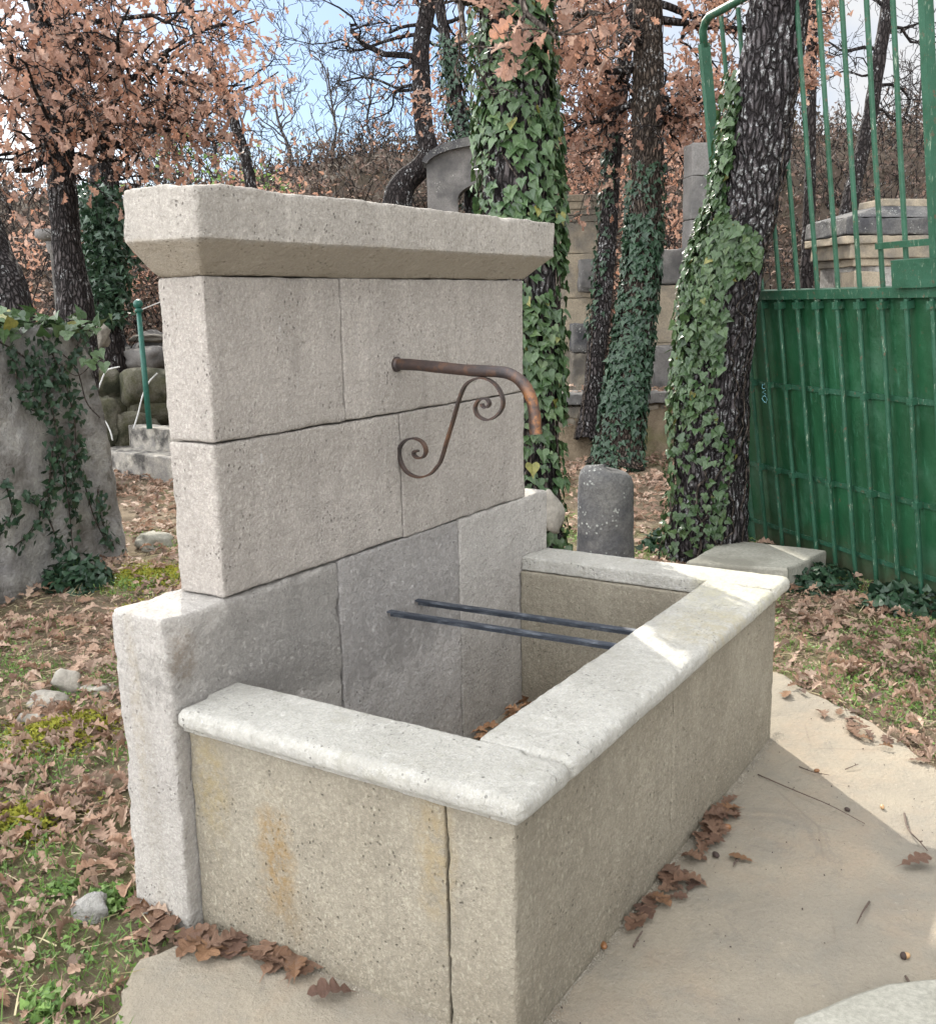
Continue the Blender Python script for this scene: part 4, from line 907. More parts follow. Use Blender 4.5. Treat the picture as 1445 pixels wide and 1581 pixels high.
strands = [[(-20, 520), (40, 560), (70, 620), (88, 700), (100, 780), (108, 870)], [(60, 520), (90, 580), (110, 660), (106, 740), (112, 800)], [(110, 700), (125, 750), (140, 800), (165, 850)], [(75, 690), (70, 740), (66, 780), (40, 820), (10, 850)], [(0, 740), (12, 790), (-10, 820)], [(85, 700), (60, 770), (30, 765)], [(145, 755), (150, 800), (172, 848)], [(10, 540), (30, 620), (60, 640)], [(60, 780), (80, 830), (78, 850)], [(120, 520), (100, 560), (60, 600), (20, 600)]]
for stn in strands:
    pts = spline(np.array([on_rock(*q)+RN*.03 for q in stn]), 8); mb.tube(pts, list(np.linspace(.006, .003, len(pts))), 5)
    for p in pts:
        for _ in range(2): LP.append(p+rng.normal(scale=.02, size=3)+RN*.01)
for k in range(260):
    t = rng.uniform(); cx, cy, w = np.interp(t, [0, .5, 1], [20, 78, 105]), np.interp(t, [0, .5, 1], [535, 600, 760]), np.interp(t, [0, .5, 1], [75, 48, 14])
    LP.append(on_rock(cx+rng.normal()*w*.55, cy+rng.normal()*22)+RN*rng.uniform(.01, .05))
LP = np.array(LP); m = len(LP); mb.build('stem', M['twig'], iv, True)
leaves('leaf_cover', IVY, LP, frames(rng.normal(scale=.6, size=(m, 3))+[0, 0, -1], RN+rng.normal(scale=.35, size=(m, 3))), rng.uniform(.025, .055, m), M['ivy_dark'], iv)
iv = thing('ivy_plant', at(60, 515, 6.2), 'pale green ivy lying along the top edge of the big rock slab', 'ivy'); m = 170
u = rng.uniform(0, 1, m)**.8; LP = TLt[None]*(1-u[:, None])+TRt[None]*u[:, None]+rng.normal(scale=[.05, .1, .035], size=(m, 3))+[0, 0, .03]; LP = LP[np.argsort(-u)]
leaves('leaf_cover', IVY, LP, frames(rng.normal(scale=.8, size=(m, 3))-VF*.5, rng.normal(scale=.4, size=(m, 3))+[0, 0, .8]-VF*.4), rng.uniform(.05, .1, m), M['ivy'], iv)
mb = MB(); mb.tube(spline(np.array([TLt+[0, 0, .03], (TLt+TRt)/2+[0, 0, .05], TRt+[0, 0, .03]]), 10), .006, 5); mb.build('stem', M['twig'], iv)
iv = thing('ivy_plant', at(150, 575, 6.2), 'sprig of four light ivy leaves sticking out from the right edge of the rock slab', 'ivy')
LP = np.array([at(*q) for q in ((132, 555, 6.2), (143, 551, 6.15), (147, 563, 6.15), (160, 560, 6.2), (108, 587, 6.2), (100, 573, 6.2), (152, 541, 6.3))]); m = len(LP)
for q_ in range(m): leaves('leaf', IVY[q_ % 4:q_ % 4+1], LP[q_:q_+1], frames(rng.normal(scale=.5, size=(1, 3))+[0, 0, -.6], -VF+rng.normal(scale=.3, size=(1, 3))+[0, 0, .4]), np.full(1, .075), M['ivy'], iv)
mb = MB(); mb.tube(spline(np.array([on_rock(90, 560), at(120, 580, 6.2), at(150, 553, 6.2), at(160, 560, 6.2)]), 8), .003, 5); mb.tube(spline(np.array([on_rock(85, 540)+RN*.02, on_rock(108, 570)+RN*.05, on_rock(125, 620)+RN*.04, on_rock(150, 645)+RN*.02]), 8), .004, 5); mb.build('stem', M['twig'], iv)

# lying block with lichen, step block, green post
fp = [on_z(148, 728)[:2], on_z(300, 748)[:2]]; fp += [fp[1]+np.array([.55, .75]), fp[0]+np.array([.55, .75])]
mb = MB(); box8(mb, (fp, -.05, .22), .04, .015, .005, 31); tag(mb.build('stone_block', M['block'], None, True), 'long low stone block with black lichen lying on the leaf litter beyond the rock slab', 'stone block')
c = on_z(204, 694, .2)[:2]; e = on_z(290, 703, .2)[:2]
fp = [c, e, e+np.array([.25, .4]), c+np.array([.25, .4])]
mb = MB(); box8(mb, (fp, .215, .43), .03, .01, .003, 32); tag(mb.build('stone_block', M['block'], None, True), 'small square stone block under the green post, set on the long low block', 'stone block')
c = on_z(227, 640, .43)[:2]; e = on_z(290, 645, .43)[:2]; fp = [c, e, e+np.array([.25, .4]), c+np.array([.25, .4])]
mb = MB(); box8(mb, (fp, .2, .66), .03, .03, .006, 33); tag(mb.build('stone_block', M['greyst'], None, True), 'grey rounded stone block standing behind the foot of the green post', 'stone block')
pb = on_z(231, 662, .43); pt = at(214, 478, 9.9)
po = thing('green_post', pb, 'thin dark green metal post with a ball finial, leaning left on a stone block', 'post')
mb = MB(); mb.tube([pb, (pb+pt)/2, pt], [.028, .027, .024], 12); mb.build('shaft', M['postgreen'], po, True)
mb = MB(); ax = (pt-pb)/np.linalg.norm(pt-pb); mb.tube([pt-ax*.03, pt-ax*.01, pt+ax*.01], [.03, .042, .03], 12)
for k in range(1): mb.tube([pt+ax*(.055-.045*math.cos(a)) for a in np.linspace(0, math.pi, 9)], [.045*math.sin(a)+.002 for a in np.linspace(0, math.pi, 9)], 14)
mb.build('ball_finial', M['postgreen'], po, True)
mb = MB(); mb.tube([pt-ax*.01, at(250, 465, 10.2)], .006, 5); mb.build('wire', M['strap'], po)
for pts, lab in (([(243, 576), (230, 590), (220, 612), (213, 640), (206, 662)], 'white plastic hose bent down beside the green post'), ([(185, 566), (165, 572), (155, 592), (148, 612)], 'white hose curving over the left end of the mossy drums'), ([(150, 642), (162, 650), (170, 665), (174, 680)], 'short white hose arching out low behind the rock slab')):
    mb = MB(); mb.tube(spline(np.array([at(x, y, 10.0) for x, y in pts]), 6), .008, 6); tag(mb.build('hose', M['strap'], None, True), lab, 'hose')
# mossy column drums
def drum(px0, px1, pyc, d, r, lab, mat='moss_stone'):
    a = at(px0, pyc, d); b = at(px1, pyc, d+.25); mb = MB(); n = 14; V = []; F = []; seg = 26; ax = (b-a)/np.linalg.norm(b-a); e1 = np.cross(ax, [0, 0, 1.]); e1 /= np.linalg.norm(e1); e2 = np.cross(e1, ax)
    for i in range(n):
        t = i/(n-1); k = r*(1-.22*abs(2*t-1)**10)
        for j in range(seg):
            w = 2*math.pi*j/seg; q = a+(b-a)*t+(e1*math.cos(w)+e2*math.sin(w))*k; q = q+(e1*math.cos(w)+e2*math.sin(w))*.02*noise.noise(Vector(q*6)); V.append(q)
    F = [(i*seg+j, i*seg+(j+1) % seg, (i+1)*seg+(j+1) % seg, (i+1)*seg+j) for i in range(n-1) for j in range(seg)]+[tuple(range(seg))[::-1], tuple(range((n-1)*seg, n*seg))]
    mb.add(V, F); tag(mb.build('stone_drum', M[mat], None, True), lab, 'stone drum', 'mossy stone drums stacked beyond the rock slab')
drum(120, 182, 596, 10.7, .2, 'mossy stone drum, upper left of the stack beside the rock slab')
drum(188, 262, 598, 10.7, .2, 'mossy stone drum, upper right of the stack behind the green post')
drum(135, 195, 628, 10.75, .17, 'dark mossy stone drum, middle left of the stack')
drum(198, 275, 632, 10.8, .17, 'dark mossy stone drum, middle right of the stack')
def rock(px, py, d, w, h, mat, lab, seed=1, name='rock', dp=None, rest=True, grp=None):
    c = at(px, py, d)
    if seed >= 20: c[2] = min(c[2], H(c[0], c[1])+h*.22)
    dp = dp or w*.7; V = []; n = 12 if w < .25 else 18; mb = MB(); rr = random.Random(seed); rot = rr.uniform(0, 3)
    pl = [(Vector((rr.gauss(0, 1), rr.gauss(0, 1), rr.gauss(0, .8))).normalized(), rr.uniform(.55, .85)) for _ in range(11)]
    def f(p):
        v = Vector(p)
        for nn_, d_ in pl:
            e_ = v.dot(nn_)-d_
            if e_ > 0: v = v-nn_*e_*.9
        p = tuple(v*1.25)
        v = Vector(p)*1.0; s3 = 1+.35*noise.noise(Vector(p)*1.3+Vector((seed, 0, 0)))+.1*noise.noise(Vector(p)*4+Vector((seed, 1, 0)))
        q = np.array(p)*s3+np.array([.04*noise.noise(Vector(p)*9), .04*noise.noise(Vector(p)*9+Vector((5, 0, 0))), 0])
        return c+np.array([(q[0]*math.cos(rot)*1-q[1]*math.sin(rot)), 0, 0])*0+VRh*q[0]*w/2+VFh*q[1]*dp/2+np.array([0, 0, 1.])*q[2]*h/2
    for i in range(n+1):
        th = math.pi*i/n
        for j in range(2*n):
            ph = math.pi*j/n; p = (math.sin(th)*math.cos(ph), math.sin(th)*math.sin(ph), math.cos(th)); m_ = 1.0; V.append(f((p[0]/m_, p[1]/m_, p[2]/m_)))
    F = [(i*2*n+j, i*2*n+(j+1) % (2*n), (i+1)*2*n+(j+1) % (2*n), (i+1)*2*n+j) for i in range(n) for j in range(2*n)]
    mb.add(V, F); return tag(mb.build(name, M[mat], None, True), lab, 'rock', grp)
VRh = np.array([RH[0], RH[1], 0]); VFh = np.array([FH[0], FH[1], 0])
rock(190, 664, 10.4, .55, .42, 'moss_stone', 'round mossy boulder under the stone drums', 5)
rock(152, 660, 10.3, .45, .5, 'moss_stone', 'dark mossy boulder beside the edge of the rock slab, below the drums', 6)
rock(172, 540, 12.6, .62, .38, 'dark', 'black angular rock above the mossy drums', 7)
rock(218, 552, 12.4, .7, .3, 'greyst', 'grey flat rock above the mossy drums behind the green post', 8)
rock(240, 530, 13.0, .6, .3, 'greyst', 'grey rock high in the heap behind the green post', 9)
rock(245, 522, 12.8, .5, .12, 'white', 'pale flat stone topping the heap behind the green post', 10)
rock(148, 520, 11.5, .35, .25, 'white', 'pale jagged stone at the left end of the heap above the drums', 11)
rock(98, 497, 10.0, .2, .22, 'white', 'pale block between the two trunks above the rock slab', 12)
# bird bath like pedestal
pb = at(88, 520, 9.6); pb[2] = H(pb[0], pb[1]); zt = zof(85, 372, 9.6)
pd = thing('stone_pedestal', pb, 'slender stone column with a wide flat cap, left of the brown-leaved oak trunk', 'pedestal')
mb = MB(); a = at(88, 430, 9.6); mb.tube([[a[0], a[1], pb[2]], [a[0], a[1], zt-.12], [a[0], a[1], zt-.1], [a[0], a[1], zt]], [.045, .04, .06, .07], 14); mb.build('column', M['greyst'], pd, True)
mb = MB(); mb.tube([[a[0]-.0, a[1], zt], [a[0], a[1], zt+.03], [a[0], a[1], zt+.10]], [.09, .16, .15], 18); mb.build('cap', M['greyst'], pd, True)

# arched dark portal behind the coping
ap = at(765, 330, 12.6); zt = zof(765, 226, 12.6); zb = H(ap[0], ap[1]); R0 = .83
po = thing('stone_portal', (ap[0], ap[1], zb), 'dark grey stone portal with a curved top, half hidden by the big ivy trunk', 'stone portal')
u = VRh; w3 = np.array([0, 0, 1.]); c0 = np.array([ap[0], ap[1], zb]); hgt = zt-zb
out = [(-R0, 0), (-R0, hgt-.24)]+[(-R0*math.cos(a), hgt-.24+.24*math.sin(a)) for a in np.linspace(.15, math.pi-.15, 15)]+[(R0, hgt-.24), (R0, 0)]
inn = [(-R0*.55, 0), (-R0*.55, hgt-.62)]+[(-R0*.55*math.cos(a), hgt-.62+.2*math.sin(a)) for a in np.linspace(.15, math.pi-.15, 15)]+[(R0*.55, hgt-.62), (R0*.55, 0)]
V = []; m = len(out)
for dpt in (0, .4):
    for q in out+inn: V.append(c0+u*q[0]+w3*q[1]+VFh*dpt)
F = []
for i in range(m-1):
    F += [(i, i+1, m+i+1, m+i), (2*m+i, 3*m+i, 3*m+i+1, 2*m+i+1), (i, 2*m+i, 2*m+i+1, i+1), (m+i, m+i+1, 3*m+i+1, 3*m+i)]
F += [(0, m, 3*m, 2*m), (m-1, 3*m-1, 4*m-1, 2*m-1)]
mb = MB(); mb.add(V, F); mb.build('arch', M['greyst'], po)
mb = MB(); V = []; k = 17
for dpt in (-.08, .48):
    for (sc1, off) in ((1.0, 0), (1.07, .09)):
        for a in np.linspace(.12, math.pi-.12, k): V.append(c0+u*(-R0*sc1*math.cos(a))+w3*(hgt-.24+(.24+off)*math.sin(a)+off*.2)+VFh*dpt)
F = []
for i in range(k-1):
    F += [(i, i+1, k+i+1, k+i), (2*k+i, 3*k+i, 3*k+i+1, 2*k+i+1), (k+i, k+i+1, 3*k+i+1, 3*k+i), (i, 2*k+i, 2*k+i+1, i+1)]
F += [(0, k, 3*k, 2*k), (k-1, 3*k-1, 4*k-1, 2*k-1)]
mb.add(V, F); mb.build('hood', M['dark'], po)

def pier(rectp, levels, name, lab, cat, mats, caps=()):
    t = thing(name, (*np.mean(rectp, axis=0), levels[0]), lab, cat)
    for i, (z0, z1) in enumerate(zip(levels[:-1], levels[1:])):
        mb = MB(); box8(mb, (rectp, z0+.002, z1-.002), .06, .012, .004, 40+i); mb.build('stone_course', M[mats[i % len(mats)]], t, True)
    c = np.mean(rectp, axis=0); z = levels[-1]
    for j, (gr, h) in enumerate(caps):
        rp = [c+(q-c)*(1+gr) for q in rectp]; mb = MB(); box8(mb, (rp, z+.001, z+h-.001), .06, .01, .003, 50+j); mb.build('cap_moulding', M[mats[0]], t, True); z += h
    return t
d = 11.3; rp = rect(862, 922, d, .42, .05); zg = H(*at(890, 460, d)[:2])
pier(rp, [zg-.1, zof(890, 520, d), zof(890, 460, d), zof(890, 392, d), zof(890, 344, d)], 'stone_pier', 'beige cut-stone pier with moulded top between the ivy trunk and the slim leaning trunk', 'stone pier', ['beige'], ((.06, .07), (.14, .06), (.22, .08), (.3, .07)))
d = 10.95; rp = rect(896, 925, d, .3); mb = MB(); box8(mb, (rp, zof(910, 450, d), zof(910, 400, d)), .04, .04, .01, 61)
tag(mb.build('stone_corbel', M['greyst'], None, True), 'dark weathered corbel stone against the beige pier', 'stone block')
rp = rect(884, 914, 10.9, .35); zg = H(*rp[0]); mb = MB(); box8(mb, (rp, zof(900, 545, 10.9), zof(900, 500, 10.9)), .04, .03, .01, 62); tag(mb.build('stone_block', M['dark'], None, True), 'black stone block on a rubble stack at the foot of the beige pier', 'stone block')
mb = MB(); box8(mb, (rp, zg-.05, zof(900, 546, 10.9)), .04, .03, .015, 63); tag(mb.build('stone_block', M['dry'], None, True), 'pale rubble block carrying the black stone at the foot of the beige pier', 'stone block')
# pier right of the brown oak
d = 11.2; rp = rect(1000, 1058, d, .45, -.12); zg = H(*at(1030, 460, d)[:2])
pier(rp, [zg-.1, zof(1030, 530, d), zof(1030, 440, d)], 'stone_pier', 'beige stone pier seen between the upright brown-barked oak and the leaning oak', 'stone pier', ['beige'])
rp = rect(996, 1054, d, .4, -.12); mb = MB(); box8(mb, (rp, zof(1030, 439, d), zof(1030, 385, d)), .05, .03, .012, 65); tag(mb.build('stone_block', M['greyst'], None, True), 'dark rough stone block lying on top of the beige pier right of the brown-barked oak', 'stone block')
d = 10.7; rp = rect(1012, 1060, d, .3); mb = MB(); box8(mb, (rp, .55, zof(1030, 535, d)), .05, .05, .015, 66); tag(mb.build('stone_block', M['greyst'], None, True), 'grey rounded block on the low wall left of the leaning oak', 'stone block')
d = 9.4; rp = rect(1063, 1104, d, .25, .1); pier(rp, [-.05, zof(1080, 470, d), zof(1080, 340, d), zof(1080, 275, d), zof(1080, 226, d)], 'stone_pillar', 'tall square grey stone pillar just behind the leaning ivy oak', 'stone pillar', ['greyst'])
# low dry stone wall
dw = thing('dry_stone_wall', (*at(960, 460, 10.3)[:2], 0), 'low dry-laid stone retaining wall behind the upright brown-barked oak', 'wall')
rg = random.Random(4); a = at(800, 460, 10.35)[:2]; b = at(1200, 460, 10.45)[:2]; u = (b-a); L = np.linalg.norm(u); u /= L; v = np.array([-u[1], u[0]]); v = v if v@FH > 0 else -v
z = -.04; row = 0
while z < .5:
    h = rg.uniform(.11, .17) if row < 4 else .12; x = -rg.uniform(0, .3)
    if z+h > .5: h = .5-z
    while x < L:
        w = rg.uniform(.18, .5); o_ = rg.uniform(-.03, .03); p0 = a+u*(x+.008)+v*o_; p1 = a+u*(x+w-.008)+v*o_; mb = MB(); box8(mb, ((p0, p1, p1+v*.35, p0+v*.35), z+.006, z+h-.004), .05, .02, .01, rg.randint(0, 99)); mb.build('wall_stone', M['dry' if rg.random() < .7 else 'beige'], dw, True); x += w
    z += h; row += 1
    if h < .05: break
x = -.1
while x < L:
    w = rg.uniform(.5, .9); p0 = a+u*(x+.006)-v*.06; p1 = a+u*(x+w-.006)-v*.06; mb = MB(); box8(mb, ((p0, p1, p1+v*.5, p0+v*.5), z+.004, z+.12), .05, .02, .01, rg.randint(0, 99)); mb.build('cap_stone', M['greyst'], dw, True); x += w
# capped pedestal behind the gate
d = 9.9; cx0, cx1 = 1252, 1510; cn = at(1302, 460, d-.2)[:2]; lf = at(1238, 460, d+.75)[:2]; rt_ = at(1580, 460, d+.35)[:2]; bk = lf+rt_-cn; zg = 0
pd = thing('capped_pedestal', (*np.mean([cn, lf, rt_, bk], axis=0), 0), 'massive stone pedestal with moulded cornice and dark sloping cap, behind the gate', 'stone pedestal')
fp = [lf, cn, rt_, bk]; cc = np.mean(fp, axis=0)
grow = lambda k: [cc+(q-cc)*k for q in fp]
for nm, k, z0, z1, mt in (('body', .84, -.05, zof(1302, 412, d), 'rock'), ('quoin', .0, 0, 0, 'beige'), ('cornice', .88, zof(1302, 412, d), zof(1302, 400, d), 'beige'), ('cornice', .94, zof(1302, 400, d), zof(1302, 378, d), 'beige'), ('cornice', 1.0, zof(1302, 378, d), zof(1302, 366, d), 'beige')):
    if nm == 'quoin': continue
    mb = MB(); box8(mb, (grow(k), z0+.001, z1-.001), .06, .012, .005, 71); mb.build(nm, M[mt], pd, True)
q0 = cc+(cn-cc)*.86; mb = MB(); z = -.02; i = 0
while z < zof(1302, 412, d)-.05:
    a1 = (lf-cn)/np.linalg.norm(lf-cn); a2 = (rt_-cn)/np.linalg.norm(rt_-cn); h = .3; w1 = .45 if i % 2 else .28; w2 = .28 if i % 2 else .45
    z1 = min(z+h, zof(1302, 412, d)-.004); mb = MB(); p = q0; box8(mb, ((p+a1*w1, p, p+a2*w2, p+a1*w1+a2*w2), z+.004, z1-.004), .06, .015, .006, 80+i); mb.build('quoin_stone', M['beige'], pd, True); z = z1; i += 1
zc = zof(1302, 365, d); zm = zof(1302, 335, d); LO = (0, 0, 0); HI = (2, 2, .5); f2 = grow(1.0); f3 = grow(.55); mpp = {}
for (i, j), A, B in (((0, 0), f2[0], f3[0]), ((1, 0), f2[1], f3[1]), ((1, 1), f2[2], f3[2]), ((0, 1), f2[3], f3[3])):
    mpp[(i, j, 0)] = (*A, zc); mpp[(i, j, 1)] = (*B, zc+.30)
def roofd(p, f_=corners_map(LO, HI, mpp)): return f_(p)
mb = MB(); box8(mb, (grow(1.0), zc-.0, zc+.16), .06, .02, .01, 90); mb.build('cap_edge', M['dark'], pd, True)
for q in list(mpp):
    if q[2] == 0: mpp[q] = (*(cc+(np.array(mpp[q][:2])-cc)*.985), zc+.161)
    else: mpp[q] = (mpp[q][0], mpp[q][1], zc+.28)
mb = MB(); rough_block(mb, LO, HI, res=.1, r=.02, amp=.01, deform=corners_map(LO, HI, mpp), seed=91); mb.build('cap_slope', M['dark'], pd, True)
mb = MB(); box8(mb, (grow(.52), zc+.281, zc+.35), .06, .01, .004, 92); mb.build('top_slab', M['beige'], pd, True)

# rounded marker stone beside the basin
bc = at(935, 780, 5.75); bz = 0; ht = zof(935, 722, 5.7); r = .172
V = []; F = []; seg = 40; rings = 26
for i in range(rings+1):
    t = i/rings
    if t < .86: z = -.05+(ht-.05+.0)*t/.86; k = 1.08-.10*t
    else:
        a = (t-.86)/.14*math.pi/2; z = ht-.10+.10*math.sin(a)-.0; k = .995*math.cos(a)**.35+.001
    for j in range(seg):
        w = 2*math.pi*j/seg; ex = .9*r*k*math.cos(w); ey = r*.75*k*math.sin(w)
        pnt = bc[:2]+RH*ex+FH*ey; dz = .03*math.cos(w)*0 - .02*(math.cos(w)) * (1 if t > .7 else 0); nz_ = noise.noise(Vector((pnt[0]*9, pnt[1]*9, z*9)))*.006
        V.append((*(pnt+(RH*math.cos(w)+FH*math.sin(w))*nz_), z+dz))
F = [(i*seg+j, i*seg+(j+1) % seg, (i+1)*seg+(j+1) % seg, (i+1)*seg+j) for i in range(rings) for j in range(seg)]
mb = MB(); mb.add(V, F); tag(mb.build('marker_stone', M['dark'], None, True), 'round-topped dark marker stone with white lichen, beside the far corner of the basin', 'marker stone')
# flat slab by the gate
zt = .12; fp = [on_z(*q, zt)[:2] for q in ((1040, 846), (1215, 868), (1275, 850), (1130, 832))]
fp = [on_z(1060, 868, zt)[:2], on_z(1216, 878, zt)[:2], on_z(1277, 850, zt)[:2], on_z(1120, 832, zt)[:2]]
mb, _ = slab('x', fp[::-1], zt, .13, M['slab'], .012, 12); tag(mb.build('stone_slab', M['slab']), 'flat pale stone slab lying between the leaning oak and the gate', 'stone slab')
# broken stone behind the far end of the foot wall
p = on_y(850, 793, .21); o = rock(849, 792, 0, .1, .17, 'beige', 'small tan stone wedged behind the far end of the foot wall', 14) if False else None
V0 = at(847, 790, 3.95); rock(846, 792, 4.38, .13, .17, 'white', 'small tan stone wedged behind the far end of the foot wall', 14)
# ground rocks at left
rock(100, 1030, 4.35, .12, .1, 'white', 'pale grey rock in the leaf litter, topmost left of the foot wall', 21)
rock(150, 1020, 4.3, .13, .06, 'white', 'flat whitish rock touching the foot wall at the left', 22)
rock(72, 1056, 4.2, .16, .06, 'white', 'long flat pale rock in the litter left of the foot wall', 23)
rock(42, 1080, 4.0, .09, .05, 'white', 'small pale rock at the left, lowest of the light rocks', 24)
rock(232, 810, 6.9, .26, .13, 'slab', 'tan flat stone on the grass beside the upper wall', 25)
rock(138, 1380, 2.72, .085, .09, 'rock', 'blue-grey pointed stone beside the clover clump', 26)
rock(1420, 1025, 4.6, .1, .05, 'white', 'small white stone in the litter at the right edge', 27)
rock(140, 882, 6.2, .16, .09, 'dry', 'brown stone at the foot of the big rock slab', 28)

# ------------------------------------------------------------------ ground cover and litter
def scatter_pts(n, s0, s1, ang0, ang1, dens=None):
    s = np.sqrt(rng.uniform(s0**2, s1**2, n)); a = rng.uniform(ang0, ang1, n)
    x = CAM[0]+s*np.cos(YAW-a); y = CAM[1]+s*np.sin(YAW-a); k = np.ones(n, bool)
    for i in range(n):
        if in_fountain(x[i], y[i], .0) or on_slab(x[i], y[i]): k[i] = False
        elif dens is not None and dens(x[i], y[i]) < rng.uniform(): k[i] = False
    x, y = x[k], y[k]; return x, y, np.array([H(a_, b_) for a_, b_ in zip(x, y)])
def litter_d(x, y):
    v = noise.noise(Vector((x*1.6, y*1.6, 0)))*.9+noise.noise(Vector((x*5, y*5, 3)))*.6+.55; return min(1, max(.22, v))
def lay(name, x, y, z, tpl, size, mat, lift, tilt, label, cat):
    m = len(x); P = np.column_stack([x, y, z+rng.uniform(.002, lift, m)]); a = rng.uniform(0, 6.28, m)
    xd = np.column_stack([np.cos(a), np.sin(a), rng.normal(scale=tilt*.7, size=m)]); nd = np.column_stack([rng.normal(scale=tilt, size=m), rng.normal(scale=tilt, size=m), np.ones(m)])
    o = leaves(name, tpl, P, frames(xd, nd), size*rng.uniform(.5, 1.3, m), mat); return tag(o, label, cat, kind='stuff')
x, y, z = scatter_pts(13000, 1.9, 5.5, -.62, .62, litter_d); lay('leaf_litter', x, y, z, OAK2L, .078, M['litter'], .03, .5, 'fallen brown oak leaves carpeting the soil near the fountain', 'leaf litter')
x, y, z = scatter_pts(17000, 5.5, 11, -.6, .6, litter_d); lay('leaf_litter', x, y, z, OAK1, .09, M['litter'], .035, .4, 'fallen leaves on the ground beyond the fountain', 'leaf litter')
x, y, z = scatter_pts(16000, 11, 20, -.55, .55, litter_d); lay('leaf_litter', x, y, z, OAK0, .11, M['litter'], .05, .5, 'fallen leaves at the foot of the far bank', 'leaf litter')
# small broken leaf bits
x, y, z = scatter_pts(22000, 1.9, 6, -.62, .62); lay('leaf_crumbs', x, y, z, OAK0, .022, M['litter'], .012, .5, 'crumbs of dry leaves and bark over the soil', 'leaf crumbs')
def green_d(x, y):
    s, t = st(x, y); v = noise.noise(Vector((x*2.0, y*2.0, 9)))*1.2+noise.noise(Vector((x*7, y*7, 4)))*.6
    v += .35 if t > 1 and 3.5 < s < 5.2 else (.26 if s < 5 else .05); return v*1.6
x, y, z = scatter_pts(85000, 1.9, 7.5, -.62, .62, green_d); m = len(x)
P = np.column_stack([x, y, z+rng.uniform(.0, .035, m)]); o = leaves('ground_cover', IVY0, P, frames(rng.normal(size=(m, 3))+[0, 0, .4], rng.normal(scale=.5, size=(m, 3))+[0, 0, 1]), rng.uniform(.008, .02, m), M['green']); tag(o, 'low green chickweed and clover among the fallen leaves', 'ground cover', kind='stuff')
# grass blades
x, y, z = scatter_pts(42000, 1.9, 7, -.62, .62, green_d); m = len(x); bt = (np.array([(-.0, .03, 0), (0, -.03, 0), (.6, .02, 0), (.6, -.02, 0), (1.0, 0, .08)]), np.array([(0, 1, 3), (0, 3, 2), (2, 3, 4)]))
P = np.column_stack([x, y, z]); o = leaves('grass', [bt], P, frames(rng.normal(scale=.6, size=(m, 3))+[0, 0, 1.0], rng.normal(size=(m, 3))), rng.uniform(.03, .08, m), M['green']); tag(o, 'short grass blades among the fallen leaves', 'grass', kind='stuff')
x, y, z = scatter_pts(16000, 1.9, 7, -.62, .62); m = len(x); P = np.column_stack([x, y, z+rng.uniform(.002, .02, m)])
o = leaves('dry_grass', [bt], P, frames(rng.normal(size=(m, 3))*[1, 1, .25], rng.normal(size=(m, 3))), rng.uniform(.03, .09, m), M['straw']); tag(o, 'dry straw and dead grass lying among the leaves', 'dry grass', kind='stuff')
# moss cushions
def moss(px, py, w, l, n, lab):
    c = ground(px, py); c = c[:2]; k = rng.normal(size=(n, 2))*[w/2, l/2]; xy = c+k[:, :1]*RH+k[:, 1:]*FH; r2 = (k[:, 0]/w)**2+(k[:, 1]/l)**2
    P = np.array([(q[0], q[1], H(*q)+.035*math.exp(-2*e)) for q, e in zip(xy, r2)]); o = leaves('moss', IVY0, P, frames(rng.normal(size=(n, 3)), rng.normal(scale=.7, size=(n, 3))+[0, 0, 1]), rng.uniform(.012, .022, n), M['moss']); tag(o, lab, 'moss', kind='stuff')
moss(232, 890, .3, .25, 2600, 'bright yellow-green moss on the ground beside the foot wall ledge'); moss(90, 1130, .25, .25, 1500, 'yellow-green moss at the left among the fallen leaves'); moss(215, 945, .14, .2, 900, 'small patch of yellow-green moss against the foot wall'); moss(30, 1270, .16, .16, 900, 'yellow-green moss at the left edge below the pale rocks')
# clover clumps
def clump(px, py, w, h, n, size, lab, mat='green', tpl=IVY0):
    c = ground(px, py); t = thing('clover_clump', c, lab, 'plant'); k = rng.normal(size=(n, 3)); k /= np.linalg.norm(k, axis=1)[:, None]; k *= rng.uniform(0, 1, n)[:, None]**.4; k[:, 2] = abs(k[:, 2])
    P = c+k*[w/2, w/2, h]; mb = MB()
    for i in range(0, n, 4): mb.tube([c+[k[i, 0]*w*.12, k[i, 1]*w*.12, 0], (c+P[i])/2+[0, 0, .01], P[i]], .0009, 3, False)
    mb.build('stems', M['green'], t); nd = k+[0, 0, .8]
    leaves('foliage', tpl, P, frames(rng.normal(size=(n, 3)), nd+rng.normal(scale=.3, size=(n, 3))), size*rng.uniform(.6, 1.2, n), M[mat], t)
clump(172, 1405, .17, .075, 420, .018, 'fresh green clover clump growing against the near foot of the fountain')
clump(75, 1560, .14, .05, 220, .022, 'bright green weed at the bottom left edge of the photo')
clump(95, 1375, .1, .03, 160, .016, 'small low weed left of the blue-grey stone')
clump(120, 905, .42, .2, 420, .05, 'dark ivy and dry stems bunched at the foot of the big rock slab', 'ivy_dark', IVY)
clump(1260, 905, .5, .12, 500, .05, 'dark ivy spreading on the ground below the left part of the gate', 'ivy_dark', IVY)
clump(1400, 940, .5, .12, 450, .055, 'dark ivy on the ground below the right part of the gate', 'ivy_dark', IVY)
clump(1185, 822, .3, .2, 220, .06, 'dark ivy growing against the lower left corner of the gate', 'ivy_dark', IVY)
clump(1020, 850, .3, .12, 200, .06, 'ivy at the foot of the leaning oak beside the marker stone', 'ivy_dark', IVY)
clump(1010, 1075, .01, .01, 4, .003, 'x') if False else None

